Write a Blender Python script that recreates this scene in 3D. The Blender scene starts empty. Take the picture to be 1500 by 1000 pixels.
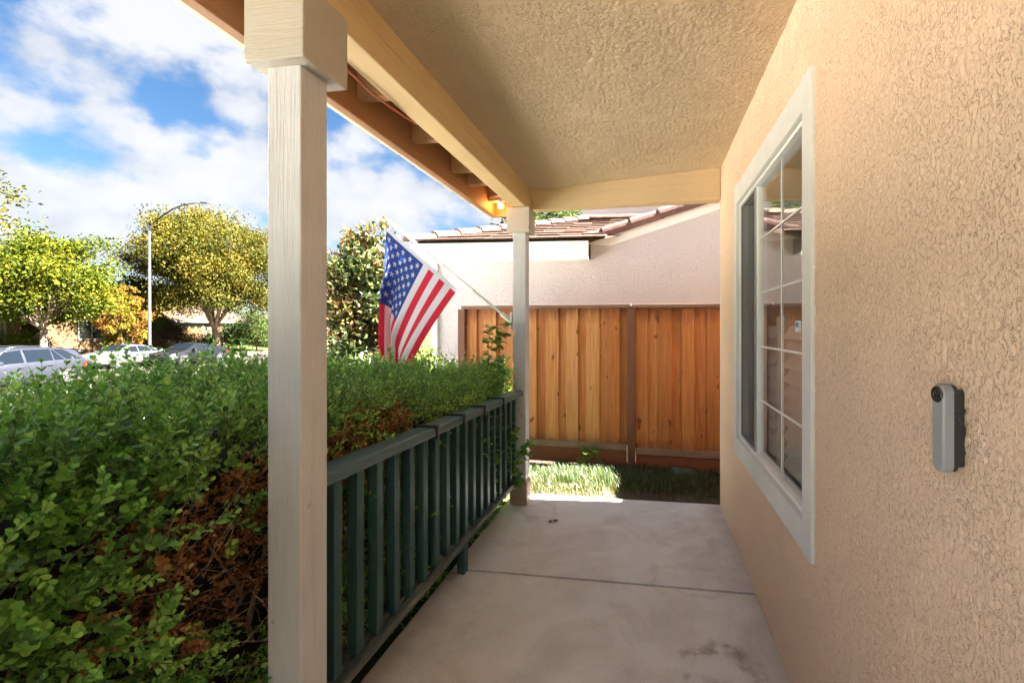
import bpy, bmesh, math, random
import numpy as np
from mathutils import Vector, Matrix
R_ = math.radians
random.seed(7); RNG = np.random.default_rng(7)
SC = bpy.context.scene
COL = SC.collection

# ------------------------------------------------------------------ camera
CAM_H = 1.33
YAW = math.atan(100 / 660.0)
cd = bpy.data.cameras.new('camera'); cam = bpy.data.objects.new('camera', cd); COL.objects.link(cam)
cam.location = (0, 0, CAM_H); cam.rotation_euler = (math.pi / 2, 0, YAW)
cd.sensor_width = 36; cd.lens = 660 / 1500 * 36
cd.shift_x = -100 / 1500; cd.shift_y = -21 / 1500
cd.clip_start = 0.02; cd.clip_end = 3000
SC.camera = cam

# ------------------------------------------------------------------ world, sun, exposure
CLX = 4.1
SUN_EL, SUN_AZ = 42.0, 86.0          # azimuth from +Y towards +X
wd = bpy.data.worlds.new('World'); SC.world = wd; wd.use_nodes = True
nt = wd.node_tree; N = nt.nodes; L = nt.links
for n in list(N): N.remove(n)
out = N.new('ShaderNodeOutputWorld'); bg = N.new('ShaderNodeBackground')
sky = N.new('ShaderNodeTexSky'); sky.sky_type = 'NISHITA'; sky.sun_disc = False
sky.sun_elevation = R_(SUN_EL); sky.sun_rotation = R_(SUN_AZ)
sky.air_density = 1.0; sky.dust_density = 0.6; sky.ozone_density = 2.5
tc = N.new('ShaderNodeTexCoord'); sep = N.new('ShaderNodeSeparateXYZ'); L.new(tc.outputs['Generated'], sep.inputs[0])
def wmath(op, a, b=None, c=None):
    m = N.new('ShaderNodeMath'); m.operation = op
    for i, v in enumerate((a, b, c)):
        if v is None: continue
        if isinstance(v, (int, float)): m.inputs[i].default_value = v
        else: L.new(v, m.inputs[i])
    return m.outputs[0]
nv = N.new('ShaderNodeVectorMath'); nv.operation = 'MULTIPLY_ADD'; L.new(tc.outputs['Generated'], nv.inputs[0])
nv.inputs[1].default_value = (1.0, 1.0, 1.35); nv.inputs[2].default_value = (CLX, 5.3, 1.7)
def wnoise(scale, detail, rough, dist=0.0):
    x = N.new('ShaderNodeTexNoise'); L.new(nv.outputs[0], x.inputs['Vector']); x.inputs['Scale'].default_value = scale; x.inputs['Detail'].default_value = detail
    x.inputs['Roughness'].default_value = rough; x.inputs['Distortion'].default_value = dist; return x.outputs['Fac']
n_big = wnoise(2.3, 3, 0.5); n_puff = wnoise(7.5, 9, 0.52, 0.0); n_shade = wnoise(8.5, 6, 0.55)
dens = wmath('ADD', wmath('MULTIPLY', n_big, 0.75), wmath('MULTIPLY', n_puff, 0.9))
def wramp(fac, stops):
    x = N.new('ShaderNodeValToRGB'); L.new(fac, x.inputs[0]); e = x.color_ramp.elements
    for i, (q, c) in enumerate(stops):
        el = e[i] if i < 2 else e.new(q)
        el.position = q; el.color = (*c, 1) if isinstance(c, tuple) else (c, c, c, 1)
    x.color_ramp.interpolation = 'EASE'; return x.outputs[0]
cover = wramp(dens, [(0.75, 0), (0.92, 1)])
cc_out = wramp(wmath('ADD', wmath('MULTIPLY', n_shade, 0.5), wmath('MULTIPLY', dens, 0.4)), [(0.44, (0.49, 0.53, 0.61)), (0.68, (0.75, 0.76, 0.79))])
hz = N.new('ShaderNodeMapRange'); hz.inputs[1].default_value = -0.02; hz.inputs[2].default_value = 0.10
L.new(sep.outputs['Z'], hz.inputs[0])
cf = wmath('MULTIPLY', wmath('MULTIPLY', cover, 0.94), hz.outputs[0])
hs = N.new('ShaderNodeHueSaturation'); hs.inputs["Saturation"].default_value = 1.2; hs.inputs['Value'].default_value = 0.16
L.new(sky.outputs[0], hs.inputs['Color'])
mx = N.new('ShaderNodeMixRGB'); L.new(cf, mx.inputs[0]); L.new(hs.outputs[0], mx.inputs[1]); L.new(cc_out, mx.inputs[2])
L.new(mx.outputs[0], bg.inputs[0]); bg.inputs[1].default_value = 0.05
L.new(bg.outputs[0], out.inputs[0])

sd = bpy.data.lights.new('sun', 'SUN'); sd.energy = 4.5; sd.angle = R_(0.55); sd.color = (1.0, 0.95, 0.87)
sun = bpy.data.objects.new('sun', sd); COL.objects.link(sun)
sdir = Vector((math.cos(R_(SUN_EL)) * math.sin(R_(SUN_AZ)), math.cos(R_(SUN_EL)) * math.cos(R_(SUN_AZ)), math.sin(R_(SUN_EL))))
sun.rotation_euler = sdir.to_track_quat('Z', 'Y').to_euler(); sun.location = (20, 0, 30)
SC.view_settings.view_transform = 'Standard'; SC.view_settings.look = 'None'
SC.view_settings.exposure = 4.75; SC.view_settings.gamma = 1; SC.view_settings.use_curve_mapping = False
SC.render.engine = 'CYCLES'
SC.cycles.max_bounces = 10; SC.cycles.diffuse_bounces = 6; SC.cycles.transparent_max_bounces = 16
try: SC.cycles.use_denoising = True
except Exception: pass

# ------------------------------------------------------------------ helpers: frames
FV = np.array([-math.sin(YAW), math.cos(YAW)]); RV = np.array([math.cos(YAW), math.sin(YAW)])
def st(l, s):                       # street frame (lateral, along) -> world x, y
    return RV[0] * l + FV[0] * s, RV[1] * l + FV[1] * s

# ------------------------------------------------------------------ helpers: tagging
def tag(o, label=None, cat=None, group=None, kind=None):
    if label: o['label'] = label
    if cat: o['category'] = cat
    if group: o['group'] = group
    if kind: o['kind'] = kind
    return o
def thing(name, label, cat, loc=(0, 0, 0), rz=0, group=None):
    o = bpy.data.objects.new(name, None); COL.objects.link(o); o.location = loc; o.rotation_euler = (0, 0, rz)
    o.empty_display_size = 0.1
    return tag(o, label, cat, group)
def link(name, me, parent=None):
    o = bpy.data.objects.new(name, me); COL.objects.link(o)
    if parent is not None: o.parent = parent
    return o
def cp(o, parent=None):
    c = o.copy(); COL.objects.link(c)
    if parent is not None: c.parent = parent
    return c
def copy_tree(o, parent=None):
    c = cp(o, parent)
    for ch in list(o.children): copy_tree(ch, c)
    return c

class MB:
    def __init__(s): s.v = []; s.f = []; s.m = []
    def quad(s, pts, m=0):
        b = len(s.v); s.v += [tuple(p) for p in pts]; s.f.append(tuple(range(b, b + len(pts)))); s.m.append(m); return s
    def box(s, x0, x1, y0, y1, z0, z1, m=0, M=None):
        b = len(s.v)
        P = [(x0, y0, z0), (x1, y0, z0), (x1, y1, z0), (x0, y1, z0), (x0, y0, z1), (x1, y0, z1), (x1, y1, z1), (x0, y1, z1)]
        if M is not None: P = [tuple(M @ Vector(p)) for p in P]
        s.v += P
        for q in ((3, 2, 1, 0), (4, 5, 6, 7), (0, 1, 5, 4), (1, 2, 6, 5), (2, 3, 7, 6), (3, 0, 4, 7)):
            s.f.append(tuple(b + i for i in q)); s.m.append(m)
        return s
    def hexa(s, P, m=0):           # 8 corners in box order
        b = len(s.v); s.v += [tuple(p) for p in P]
        for q in ((3, 2, 1, 0), (4, 5, 6, 7), (0, 1, 5, 4), (1, 2, 6, 5), (2, 3, 7, 6), (3, 0, 4, 7)):
            s.f.append(tuple(b + i for i in q)); s.m.append(m)
        return s
    def tube(s, pts, r, n=8, m=0, cap=True):
        pts = [Vector(p) for p in pts]
        rs = r if isinstance(r, (list, tuple)) else [r] * len(pts)
        b = len(s.v); prev = None
        for i, p in enumerate(pts):
            d = (pts[min(i + 1, len(pts) - 1)] - pts[max(i - 1, 0)])
            d = d.normalized() if d.length > 1e-9 else Vector((0, 0, 1))
            if prev is None:
                a = Vector((1, 0, 0)) if abs(d.x) < 0.8 else Vector((0, 1, 0))
                u = d.cross(a).normalized()
            else:
                u = (prev - d * prev.dot(d)); u = u.normalized() if u.length > 1e-6 else d.orthogonal().normalized()
            prev = u; w = d.cross(u)
            for k in range(n):
                a = 2 * math.pi * k / n
                s.v.append(tuple(p + (u * math.cos(a) + w * math.sin(a)) * rs[i]))
        for i in range(len(pts) - 1):
            for k in range(n):
                s.f.append((b + i * n + k, b + i * n + (k + 1) % n, b + (i + 1) * n + (k + 1) % n, b + (i + 1) * n + k)); s.m.append(m)
        if cap:
            s.f.append(tuple(b + k for k in reversed(range(n)))); s.m.append(m)
            e = b + (len(pts) - 1) * n
            s.f.append(tuple(e + k for k in range(n))); s.m.append(m)
        return s
    def cyl(s, p0, p1, r, n=20, m=0): return s.tube([p0, p1], r, n, m)
    def lathe(s, prof, c, axis='Z', n=20, m=0):    # prof: (r, h)
        b = len(s.v)
        for r, hh in prof:
            for k in range(n):
                a = 2 * math.pi * k / n; x, y = r * math.cos(a), r * math.sin(a)
                if axis == 'Z': p = (c[0] + x, c[1] + y, c[2] + hh)
                elif axis == 'X': p = (c[0] + hh, c[1] + x, c[2] + y)
                else: p = (c[0] + x, c[1] + hh, c[2] + y)
                s.v.append(p)
        for i in range(len(prof) - 1):
            for k in range(n):
                s.f.append((b + i * n + k, b + i * n + (k + 1) % n, b + (i + 1) * n + (k + 1) % n, b + (i + 1) * n + k)); s.m.append(m)
        return s
    def mesh(s, name, mats, smooth=False):
        me = bpy.data.meshes.new(name); me.from_pydata(s.v, [], s.f)
        for m in (mats if isinstance(mats, (list, tuple)) else [mats]): me.materials.append(m)
        if any(s.m): me.polygons.foreach_set('material_index', s.m)
        if smooth: me.polygons.foreach_set('use_smooth', [True] * len(me.polygons))
        bm = bmesh.new(); bm.from_mesh(me); bmesh.ops.recalc_face_normals(bm, faces=bm.faces); bm.to_mesh(me); bm.free()
        me.update(); return me
    def build(s, name, mats, parent=None, bevel=0, smooth=False, seg=2):
        o = link(name, s.mesh(name, mats, smooth), parent)
        if bevel:
            b = o.modifiers.new('bevel', 'BEVEL'); b.width = bevel; b.segments = seg; b.limit_method = 'ANGLE'; b.angle_limit = R_(40)
        return o

def grid_mesh(name, P, mat, keep=None, smooth=True, flip=False):   # P: (n, m, 3)
    n, m, _ = P.shape
    idx = np.arange(n * m).reshape(n, m)
    q = np.stack([idx[:-1, :-1], idx[1:, :-1], idx[1:, 1:], idx[:-1, 1:]], -1)
    if keep is not None: q = q[keep]
    q = q.reshape(-1, 4)
    if flip: q = q[:, ::-1]
    return fast_mesh(name, P.reshape(-1, 3), q, mat, smooth)
def fast_mesh(name, V, Fq, mat, smooth=False, mi=None, attr=None):
    me = bpy.data.meshes.new(name)
    k = Fq.shape[1]
    me.vertices.add(len(V)); me.vertices.foreach_set('co', np.ascontiguousarray(V, np.float32).ravel())
    me.loops.add(Fq.size); me.loops.foreach_set('vertex_index', np.ascontiguousarray(Fq, np.int32).ravel())
    me.polygons.add(len(Fq)); me.polygons.foreach_set('loop_start', np.arange(0, Fq.size, k, dtype=np.int32))
    me.polygons.foreach_set('loop_total', np.full(len(Fq), k, np.int32))
    for m in (mat if isinstance(mat, (list, tuple)) else [mat]): me.materials.append(m)
    if mi is not None: me.polygons.foreach_set('material_index', np.ascontiguousarray(mi, np.int32))
    if smooth: me.polygons.foreach_set('use_smooth', np.ones(len(Fq), bool))
    if attr is not None:
        for an, av in attr.items():
            a = me.attributes.new(an, 'FLOAT', 'POINT'); a.data.foreach_set('value', np.ascontiguousarray(av, np.float32))
    me.update(calc_edges=True); me.validate(); return me

# ------------------------------------------------------------------ numpy gradient noise
def _hash(ix, iy, iz, seed):
    h = (ix * 374761393 + iy * 668265263 + iz * 2147483647 + seed * 974634777).astype(np.int64)
    h = (h ^ (h >> 13)) * 1274126177; h = h ^ (h >> 16)
    return (h & 0xFFFF) / 65535.0
def vnoise(x, y, z=None, seed=0):
    if z is None: z = np.zeros_like(x)
    ix, iy, iz = np.floor(x).astype(np.int64), np.floor(y).astype(np.int64), np.floor(z).astype(np.int64)
    fx, fy, fz = x - ix, y - iy, z - iz
    u, v, w = fx * fx * fx * (fx * (fx * 6 - 15) + 10), fy * fy * fy * (fy * (fy * 6 - 15) + 10), fz * fz * fz * (fz * (fz * 6 - 15) + 10)
    r = 0
    for dx in (0, 1):
        for dy in (0, 1):
            for dz in ((0, 1) if np.any(fz) else (0,)):
                wt = (u if dx else 1 - u) * (v if dy else 1 - v) * (w if dz else 1 - w)
                r = r + wt * _hash(ix + dx, iy + dy, iz + dz, seed)
    return r
def fbm(x, y, z=None, seed=0, o=4, g=0.5):
    a, t, r = 1.0, 0.0, 0
    for i in range(o):
        r = r + a * vnoise(x * 2 ** i + 17.3 * i, y * 2 ** i + 5.1 * i, None if z is None else z * 2 ** i, seed + i); t += a; a *= g
    return r / t
def sstep(a, b, x):
    t = np.clip((x - a) / (b - a), 0, 1); return t * t * (3 - 2 * t)

# ------------------------------------------------------------------ materials
class NT:
    def __init__(s, name):
        s.mat = bpy.data.materials.new(name); s.mat.use_nodes = True
        s.t = s.mat.node_tree; s.p = s.t.nodes['Principled BSDF']; s.o = s.t.nodes['Material Output']
    def n(s, typ, **kw):
        x = s.t.nodes.new(typ)
        for k, v in kw.items():
            if k in x.inputs.keys(): s.set(x.inputs[k], v)
            else: setattr(x, k, v)
        return x
    def set(s, inp, v):
        if isinstance(v, bpy.types.NodeSocket): s.t.links.new(v, inp)
        else: inp.default_value = v
    def lk(s, a, b): s.t.links.new(a, b)
    def coords(s, scale=(1, 1, 1), kind='Object', rnd=False):
        t = s.n('ShaderNodeTexCoord'); m = s.n('ShaderNodeMapping'); s.lk(t.outputs[kind], m.inputs[0]); m.inputs['Scale'].default_value = scale
        if rnd:
            oi = s.n('ShaderNodeObjectInfo'); v = s.n('ShaderNodeVectorMath', operation='SCALE'); v.inputs[0].default_value = (37, 51, 23)
            s.lk(oi.outputs['Random'], v.inputs['Scale']); a = s.n('ShaderNodeVectorMath', operation='ADD')
            s.lk(m.outputs[0], a.inputs[0]); s.lk(v.outputs[0], a.inputs[1]); return a.outputs[0]
        return m.outputs[0]
    def noise(s, vec, scale, detail=4, rough=0.5, dist=0):
        x = s.n('ShaderNodeTexNoise'); s.lk(vec, x.inputs['Vector']); x.inputs['Scale'].default_value = scale
        x.inputs['Detail'].default_value = detail; x.inputs['Roughness'].default_value = rough; x.inputs['Distortion'].default_value = dist
        return x.outputs['Fac']
    def ramp(s, fac, stops, interp='LINEAR'):
        x = s.n('ShaderNodeValToRGB'); s.lk(fac, x.inputs[0]); e = x.color_ramp.elements; x.color_ramp.interpolation = interp
        while len(e) < len(stops): e.new(0.5)
        for i, (p, c) in enumerate(stops):
            e[i].position = p; e[i].color = (c[0], c[1], c[2], 1) if isinstance(c, (tuple, list)) else (c, c, c, 1)
        return x.outputs[0]
    def mix(s, fac, a, b, mode='MIX'):
        x = s.n('ShaderNodeMixRGB', blend_type=mode)
        s.set(x.inputs[0], fac)
        for i, v in ((1, a), (2, b)):
            s.set(x.inputs[i], v if isinstance(v, bpy.types.NodeSocket) else (v[0], v[1], v[2], 1))
        return x.outputs[0]
    def math(s, op, a, b=0.0):
        x = s.n('ShaderNodeMath', operation=op); s.set(x.inputs[0], a); s.set(x.inputs[1], b); return x.outputs[0]
    def bump(s, h, dist=0.002, strength=1.0):
        x = s.n('ShaderNodeBump'); s.lk(h, x.inputs['Height']); x.inputs['Distance'].default_value = dist; x.inputs['Strength'].default_value = strength
        s.lk(x.outputs[0], s.p.inputs['Normal']); return x
    def base(s, c, rough=0.6, spec=0.5, metal=0.0):
        s.set(s.p.inputs['Base Color'], c if isinstance(c, bpy.types.NodeSocket) else (c[0], c[1], c[2], 1))
        s.set(s.p.inputs['Roughness'], rough); s.p.inputs['Specular IOR Level'].default_value = spec; s.p.inputs['Metallic'].default_value = metal
        return s

def m_plain(name, c, rough=0.6, spec=0.5, metal=0.0, var=0.12, scale=6, bump=0.0):
    t = NT(name); v = t.coords(rnd=True); n = t.noise(v, scale, 5, 0.6)
    d = tuple(x * (1 - var) for x in c); l = tuple(min(1, x * (1 + var)) for x in c)
    t.base(t.ramp(n, [(0.3, d), (0.7, l)]), rough, spec, metal)
    if bump: t.bump(t.noise(v, scale * 12, 4), bump)
    return t.mat
def m_stucco(name, c, bump_scale=None, dark=0.85):
    t = NT(name); v = t.coords()
    big = t.noise(v, 1.3, 4, 0.55); fine = t.noise(v, 160, 3, 0.6)
    col = t.ramp(big, [(0.3, tuple(x * dark for x in c)), (0.55, c), (0.75, tuple(min(1, x * 1.07) for x in c))])
    col = t.mix(0.4, col, t.ramp(t.noise(v, 230, 3, 0.7), [(0.33, tuple(x * 0.66 for x in c)), (0.48, tuple(min(1, x * 1.06) for x in c))])); col = t.mix(t.ramp(t.noise(v, 2.6, 6, 0.65), [(0.5, 0), (0.75, 0.22)]), col, tuple(x * m for x, m in zip(c, (0.80, 0.77, 0.78))))
    t.base(col, 0.95, 0.08)
    if bump_scale:
        h = t.ramp(t.noise(v, bump_scale, 5, 0.6, 0.6), [(0.42, 0), (0.5, 1)])
        hh = t.math('ADD', h, t.math('MULTIPLY', fine, 0.4)); t.bump(hh, 0.006, 0.8)
    else:
        pit = t.ramp(t.noise(t.coords((1, 1.35, 0.85)), 118, 3, 0.6, 0.4), [(0.36, 0), (0.46, 1)])
        smooth = t.ramp(t.noise(v, 7, 4, 0.6), [(0.50, 0), (0.64, 0.85)]); pit = t.mix(smooth, pit, (1, 1, 1))
        t.bump(t.math('ADD', pit, t.math('MULTIPLY', t.noise(v, 300, 4, 0.7), 0.7)), 0.0036, 0.85)
    return t.mat
def m_paintwood(name, c, worn, amt=0.45, axis=2, rough=0.6, knots=True, linebump=0.0014):
    t = NT(name)
    sc = [9.0, 9.0, 9.0]; sc[axis] = 0.35
    v = t.coords(tuple(sc), rnd=True); fine = t.noise(v, 22, 4, 0.65)
    v2 = t.coords(rnd=True); big = t.noise(v2, 3.2, 5, 0.6); spk = t.noise(v2, 34, 3, 0.6)
    col = t.ramp(big, [(0.3, tuple(x * 0.9 for x in c)), (0.65, c)])
    w = t.math('MULTIPLY', t.ramp(t.noise(v, 5, 5, 0.7), [(0.5, 0), (0.72, 1)]), amt)
    col = t.mix(w, col, worn)
    if knots:
        k = t.ramp(t.noise(v2, 11, 2, 0.4), [(0.735, 0), (0.76, 1)]); col = t.mix(t.math('MULTIPLY', k, 0.55), col, tuple(x * 0.35 for x in c))
    col = t.mix(t.ramp(spk, [(0.68, 0), (0.8, 0.35)]), col, worn)
    t.base(col, rough, 0.35); t.bump(t.math('ADD', fine, t.math('MULTIPLY', spk, 0.3)), linebump, 0.8); return t.mat
def m_leaf(name, stops, rough=0.42, trans=0.3, spec=0.5, attr='rnd'):
    t = NT(name); a = t.n('ShaderNodeAttribute', attribute_name=attr)
    col = t.ramp(a.outputs['Fac'], stops)
    v = t.coords(); col = t.mix(0.25, col, t.ramp(t.noise(v, 90, 2), [(0.3, (0.6, 0.6, 0.6)), (0.7, (1.15, 1.15, 1.1))]), 'MULTIPLY')
    t.base(col, rough, spec)
    tr = t.n('ShaderNodeBsdfTranslucent'); t.lk(t.mix(1.0, col, (1.25, 1.3, 0.7), 'MULTIPLY'), tr.inputs[0])
    ms = t.n('ShaderNodeMixShader'); ms.inputs[0].default_value = trans
    t.lk(t.p.outputs[0], ms.inputs[1]); t.lk(tr.outputs[0], ms.inputs[2]); t.lk(ms.outputs[0], t.o.inputs['Surface'])
    return t.mat
def m_glass(name, tint=(0.9, 0.95, 0.93), ior=1.45):
    t = NT(name); t.t.nodes.remove(t.p)
    tr = t.n('ShaderNodeBsdfTransparent'); tr.inputs[0].default_value = (*tint, 1)
    gl = t.n('ShaderNodeBsdfGlossy'); gl.inputs['Roughness'].default_value = 0.025
    bp = t.n('ShaderNodeBump'); t.lk(t.noise(t.coords(), 5, 2), bp.inputs['Height']); bp.inputs['Distance'].default_value = 0.0004; t.lk(bp.outputs[0], gl.inputs['Normal'])
    ge = t.n('ShaderNodeNewGeometry'); dt = t.n('ShaderNodeVectorMath', operation='DOT_PRODUCT'); t.lk(ge.outputs['Normal'], dt.inputs[0]); t.lk(ge.outputs['Incoming'], dt.inputs[1])
    fr = t.math('MULTIPLY', t.math('ADD', t.math('MULTIPLY', t.math('POWER', t.math('SUBTRACT', 1.0, t.math('ABSOLUTE', dt.outputs['Value'])), 5.0), 0.92), 0.08), 1.75)
    ms = t.n('ShaderNodeMixShader'); t.lk(fr, ms.inputs[0]); t.lk(tr.outputs[0], ms.inputs[1]); t.lk(gl.outputs[0], ms.inputs[2])
    t.lk(ms.outputs[0], t.o.inputs['Surface']); return t.mat

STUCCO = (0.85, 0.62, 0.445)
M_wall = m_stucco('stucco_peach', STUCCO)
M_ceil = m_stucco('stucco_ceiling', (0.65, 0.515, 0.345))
M_post = m_paintwood('post_paint', (0.6021, 0.6068, 0.6162), (0.4892, 0.4234, 0.3387), 0.5, 2, linebump=0.004)
M_cap = m_paintwood('cap_paint', (0.492, 0.451, 0.3854), (0.41, 0.3444, 0.2624), 0.4, 0, linebump=0.003)
M_beam = m_paintwood('beam_paint', (0.665, 0.49, 0.25), (0.46, 0.30, 0.15), 0.4, 1, knots=False, linebump=0.0009)
M_crossbeam = m_paintwood('crossbeam_paint', (0.62, 0.47, 0.28), (0.45, 0.3, 0.17), 0.4, 0, linebump=0.0007)
M_eave = m_paintwood('eave_wood', (0.37, 0.18, 0.08), (0.22, 0.11, 0.05), 0.5, 1)
M_eave_edge = m_plain('eave_edge_paint', (0.74, 0.68, 0.52), 0.6)
M_green = m_paintwood('green_paint', (0.03, 0.085, 0.075), (0.10, 0.12, 0.11), 0.45, 2, 0.42, False)
M_greenrail = m_paintwood('green_rail_paint', (0.075, 0.14, 0.15), (0.16, 0.18, 0.18), 0.6, 1, 0.38, False)
M_dirtyrail = m_paintwood('dirty_rail_paint', (0.07, 0.09, 0.08), (0.28, 0.25, 0.2), 0.9, 1, 0.6, False)
M_black = m_plain('black_metal', (0.015, 0.015, 0.018), 0.4)
M_white = m_plain('white_paint', (0.7399, 0.7695, 0.8061), 0.45, var=0.04)
M_trim = m_plain('window_trim_paint', (0.684, 0.675, 0.648), 0.5, var=0.06, bump=0.0006)
M_vinyl = m_plain('window_vinyl', (0.82, 0.82, 0.80), 0.35, var=0.03)
M_glass = m_glass('window_glass', (0.96, 0.98, 0.97))
t = NT('insect_screen'); v = t.coords()
t.base((0.05, 0.055, 0.06), 0.7)
tr = t.n('ShaderNodeBsdfTransparent'); ms = t.n('ShaderNodeMixShader'); ms.inputs[0].default_value = 0.62
t.lk(tr.outputs[0], ms.inputs[1]); t.lk(t.p.outputs[0], ms.inputs[2]); t.lk(ms.outputs[0], t.o.inputs['Surface']); M_screen = t.mat
M_shutter = m_plain('shutter_paint', (0.55, 0.53, 0.49), 0.45, var=0.04)
M_room = m_plain('room_paint', (0.7, 0.67, 0.6), 0.8)
# concrete
t = NT('porch_concrete'); v = t.coords()
big = t.noise(v, 1.1, 6, 0.6, 0.5); mid = t.noise(v, 5, 6, 0.65); fine = t.noise(v, 120, 4, 0.6)
col = t.ramp(big, [(0.3, (0.60, 0.60, 0.60)), (0.5, (0.70, 0.71, 0.72)), (0.72, (0.75, 0.765, 0.785))])
col = t.mix(0.35, col, t.ramp(mid, [(0.3, (0.50, 0.475, 0.445)), (0.6, (0.76, 0.755, 0.745))]))
col = t.mix(0.2, col, t.ramp(fine, [(0.3, (0.30, 0.285, 0.265)), (0.7, (0.86, 0.86, 0.85))]))
# damp stain near the wall, low in the frame
def spot(t, v, c, rad, sq=(1, 1, 1)):
    m = t.n('ShaderNodeMapping'); t.lk(v, m.inputs[0]); m.inputs['Location'].default_value = (-c[0] * sq[0], -c[1] * sq[1], 0); m.inputs['Scale'].default_value = (sq[0], sq[1], 0)
    l = t.n('ShaderNodeVectorMath', operation='LENGTH'); t.lk(m.outputs[0], l.inputs[0])
    return l.outputs['Value']
wv = t.n('ShaderNodeTexNoise'); t.lk(v, wv.inputs['Vector']); wv.inputs['Scale'].default_value = 6; wv.inputs['Detail'].default_value = 5
wob = t.n('ShaderNodeVectorMath', operation='MULTIPLY_ADD'); t.lk(wv.outputs['Color'], wob.inputs[0]); wob.inputs[1].default_value = (0.26, 0.26, 0); t.lk(v, wob.inputs[2])
def ring(c, r, w, sq=(1, 1, 1), hard=0.5):
    d = spot(t, wob.outputs[0], c, r, sq); a = t.math('ABSOLUTE', t.math('SUBTRACT', d, r)); return t.ramp(t.math('DIVIDE', a, w), [(0.0, 1), (1.0, 0)])
brk = t.ramp(t.noise(v, 9, 5, 0.6), [(0.42, 0), (0.56, 1)])
s1 = t.math('MULTIPLY', ring((0.40, 1.93), 0.13, 0.05, (1, 1.1, 1)), brk)
s2 = t.math('MULTIPLY', ring((0.36, 3.05), 0.17, 0.07), t.math('MULTIPLY', brk, 0.28))
s3 = t.math('MULTIPLY', ring((0.33, 2.55), 0.2, 0.08, (1, 1.6, 1)), t.math('MULTIPLY', brk, 0.3))
s4 = t.math('MULTIPLY', ring((-0.66, 3.3), 0.13, 0.03, (1, 1, 1)), 0.28)
for s_ in (s1, s2, s3, s4): col = t.mix(t.math('MULTIPLY', s_, 0.75), col, (0.17, 0.13, 0.095))
t.base(col, t.ramp(mid, [(0.3, 0.55), (0.7, 0.8)]), 0.4); blot = t.ramp(t.noise(v, 2.2, 7, 0.68, 0.8), [(0.45, 0), (0.72, 0.5)]); col = t.mix(blot, col, (0.36, 0.31, 0.265))
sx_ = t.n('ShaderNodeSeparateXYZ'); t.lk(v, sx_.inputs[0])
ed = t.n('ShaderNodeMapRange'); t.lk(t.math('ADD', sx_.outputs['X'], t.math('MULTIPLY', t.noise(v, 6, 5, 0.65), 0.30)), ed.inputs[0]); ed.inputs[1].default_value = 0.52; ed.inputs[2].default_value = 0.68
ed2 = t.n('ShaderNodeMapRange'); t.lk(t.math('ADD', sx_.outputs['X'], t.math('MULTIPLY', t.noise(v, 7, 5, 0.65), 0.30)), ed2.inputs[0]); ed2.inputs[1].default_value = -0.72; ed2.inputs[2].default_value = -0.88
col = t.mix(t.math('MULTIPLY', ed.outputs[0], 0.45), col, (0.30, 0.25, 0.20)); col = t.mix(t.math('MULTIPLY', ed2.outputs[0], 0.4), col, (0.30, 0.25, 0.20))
hair = t.ramp(t.math('ABSOLUTE', t.math('SUBTRACT', t.noise(v, 1.7, 6, 0.6, 0.3), 0.5)), [(0.0, 0.0), (0.006, 0)]); col = t.mix(hair, col, (0.25, 0.21, 0.18))
specks = t.ramp(t.noise(v, 75, 2, 0.5), [(0.72, 0), (0.78, 0.5)]); col = t.mix(specks, col, (0.22, 0.18, 0.15)); t.set(t.p.inputs['Base Color'], col)
broom = t.noise(t.coords((260, 6, 1)), 1.0, 3, 0.6)
t.bump(t.math('ADD', t.math('ADD', fine, mid), t.math('MULTIPLY', broom, 0.6)), 0.0016, 0.7); M_conc = t.mat
# cedar boards
t = NT('cedar_board'); v = t.coords((7, 7, 0.28), rnd=True); v2 = t.coords((1, 1, 0.55), rnd=True)
oi = t.n('ShaderNodeObjectInfo')
g = t.noise(v, 8, 6, 0.62, 0.7)
col = t.ramp(g, [(0.30, (0.33, 0.108, 0.029)), (0.5, (0.42, 0.158, 0.045)), (0.70, (0.49, 0.222, 0.076))])
tone = t.ramp(oi.outputs['Random'], [(0.0, (0.78, 0.70, 0.62)), (0.3, (0.94, 0.89, 0.84)), (0.65, (1.0, 1.0, 1.0)), (0.85, (1.08, 1.22, 1.35)), (1.0, (1.12, 1.42, 1.85))])
col = t.mix(1.0, col, tone, 'MULTIPLY')
kn = t.ramp(t.noise(v2, 13, 1.5, 0.4), [(0.70, 0), (0.73, 1)]); col = t.mix(t.math('MULTIPLY', kn, 0.85), col, (0.13, 0.035, 0.01))
sx = t.n('ShaderNodeSeparateXYZ'); tcx = t.n('ShaderNodeTexCoord'); t.lk(tcx.outputs['Object'], sx.inputs[0])
edge = t.math('ADD', sx.outputs['Z'], t.math('MULTIPLY', t.noise(t.coords((5, 5, 1), rnd=True), 3.5, 4), 0.34))
wt = t.ramp(edge, [(0.0, 0), (1, 1)])
topst = t.n('ShaderNodeMapRange'); t.lk(edge, topst.inputs[0]); topst.inputs[1].default_value = 1.56; topst.inputs[2].default_value = 1.70
botst = t.n('ShaderNodeMapRange'); t.lk(edge, botst.inputs[0]); botst.inputs[1].default_value = 0.30; botst.inputs[2].default_value = 0.10
col = t.mix(t.math('MULTIPLY', topst.outputs[0], 0.8), col, (0.17, 0.05, 0.018))
col = t.mix(t.math('MULTIPLY', botst.outputs[0], 0.7), col, (0.12, 0.06, 0.03))
t.base(col, 0.62, 0.3); t.bump(g, 0.0015, 0.7); M_cedar = t.mat
M_fpost = m_paintwood('fence_post_stain', (0.15, 0.058, 0.033), (0.13, 0.05, 0.03), 0.6, 2)
M_frail = m_paintwood('fence_rail_grey', (0.221, 0.136, 0.0935), (0.306, 0.2465, 0.204), 0.8, 0)
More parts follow.
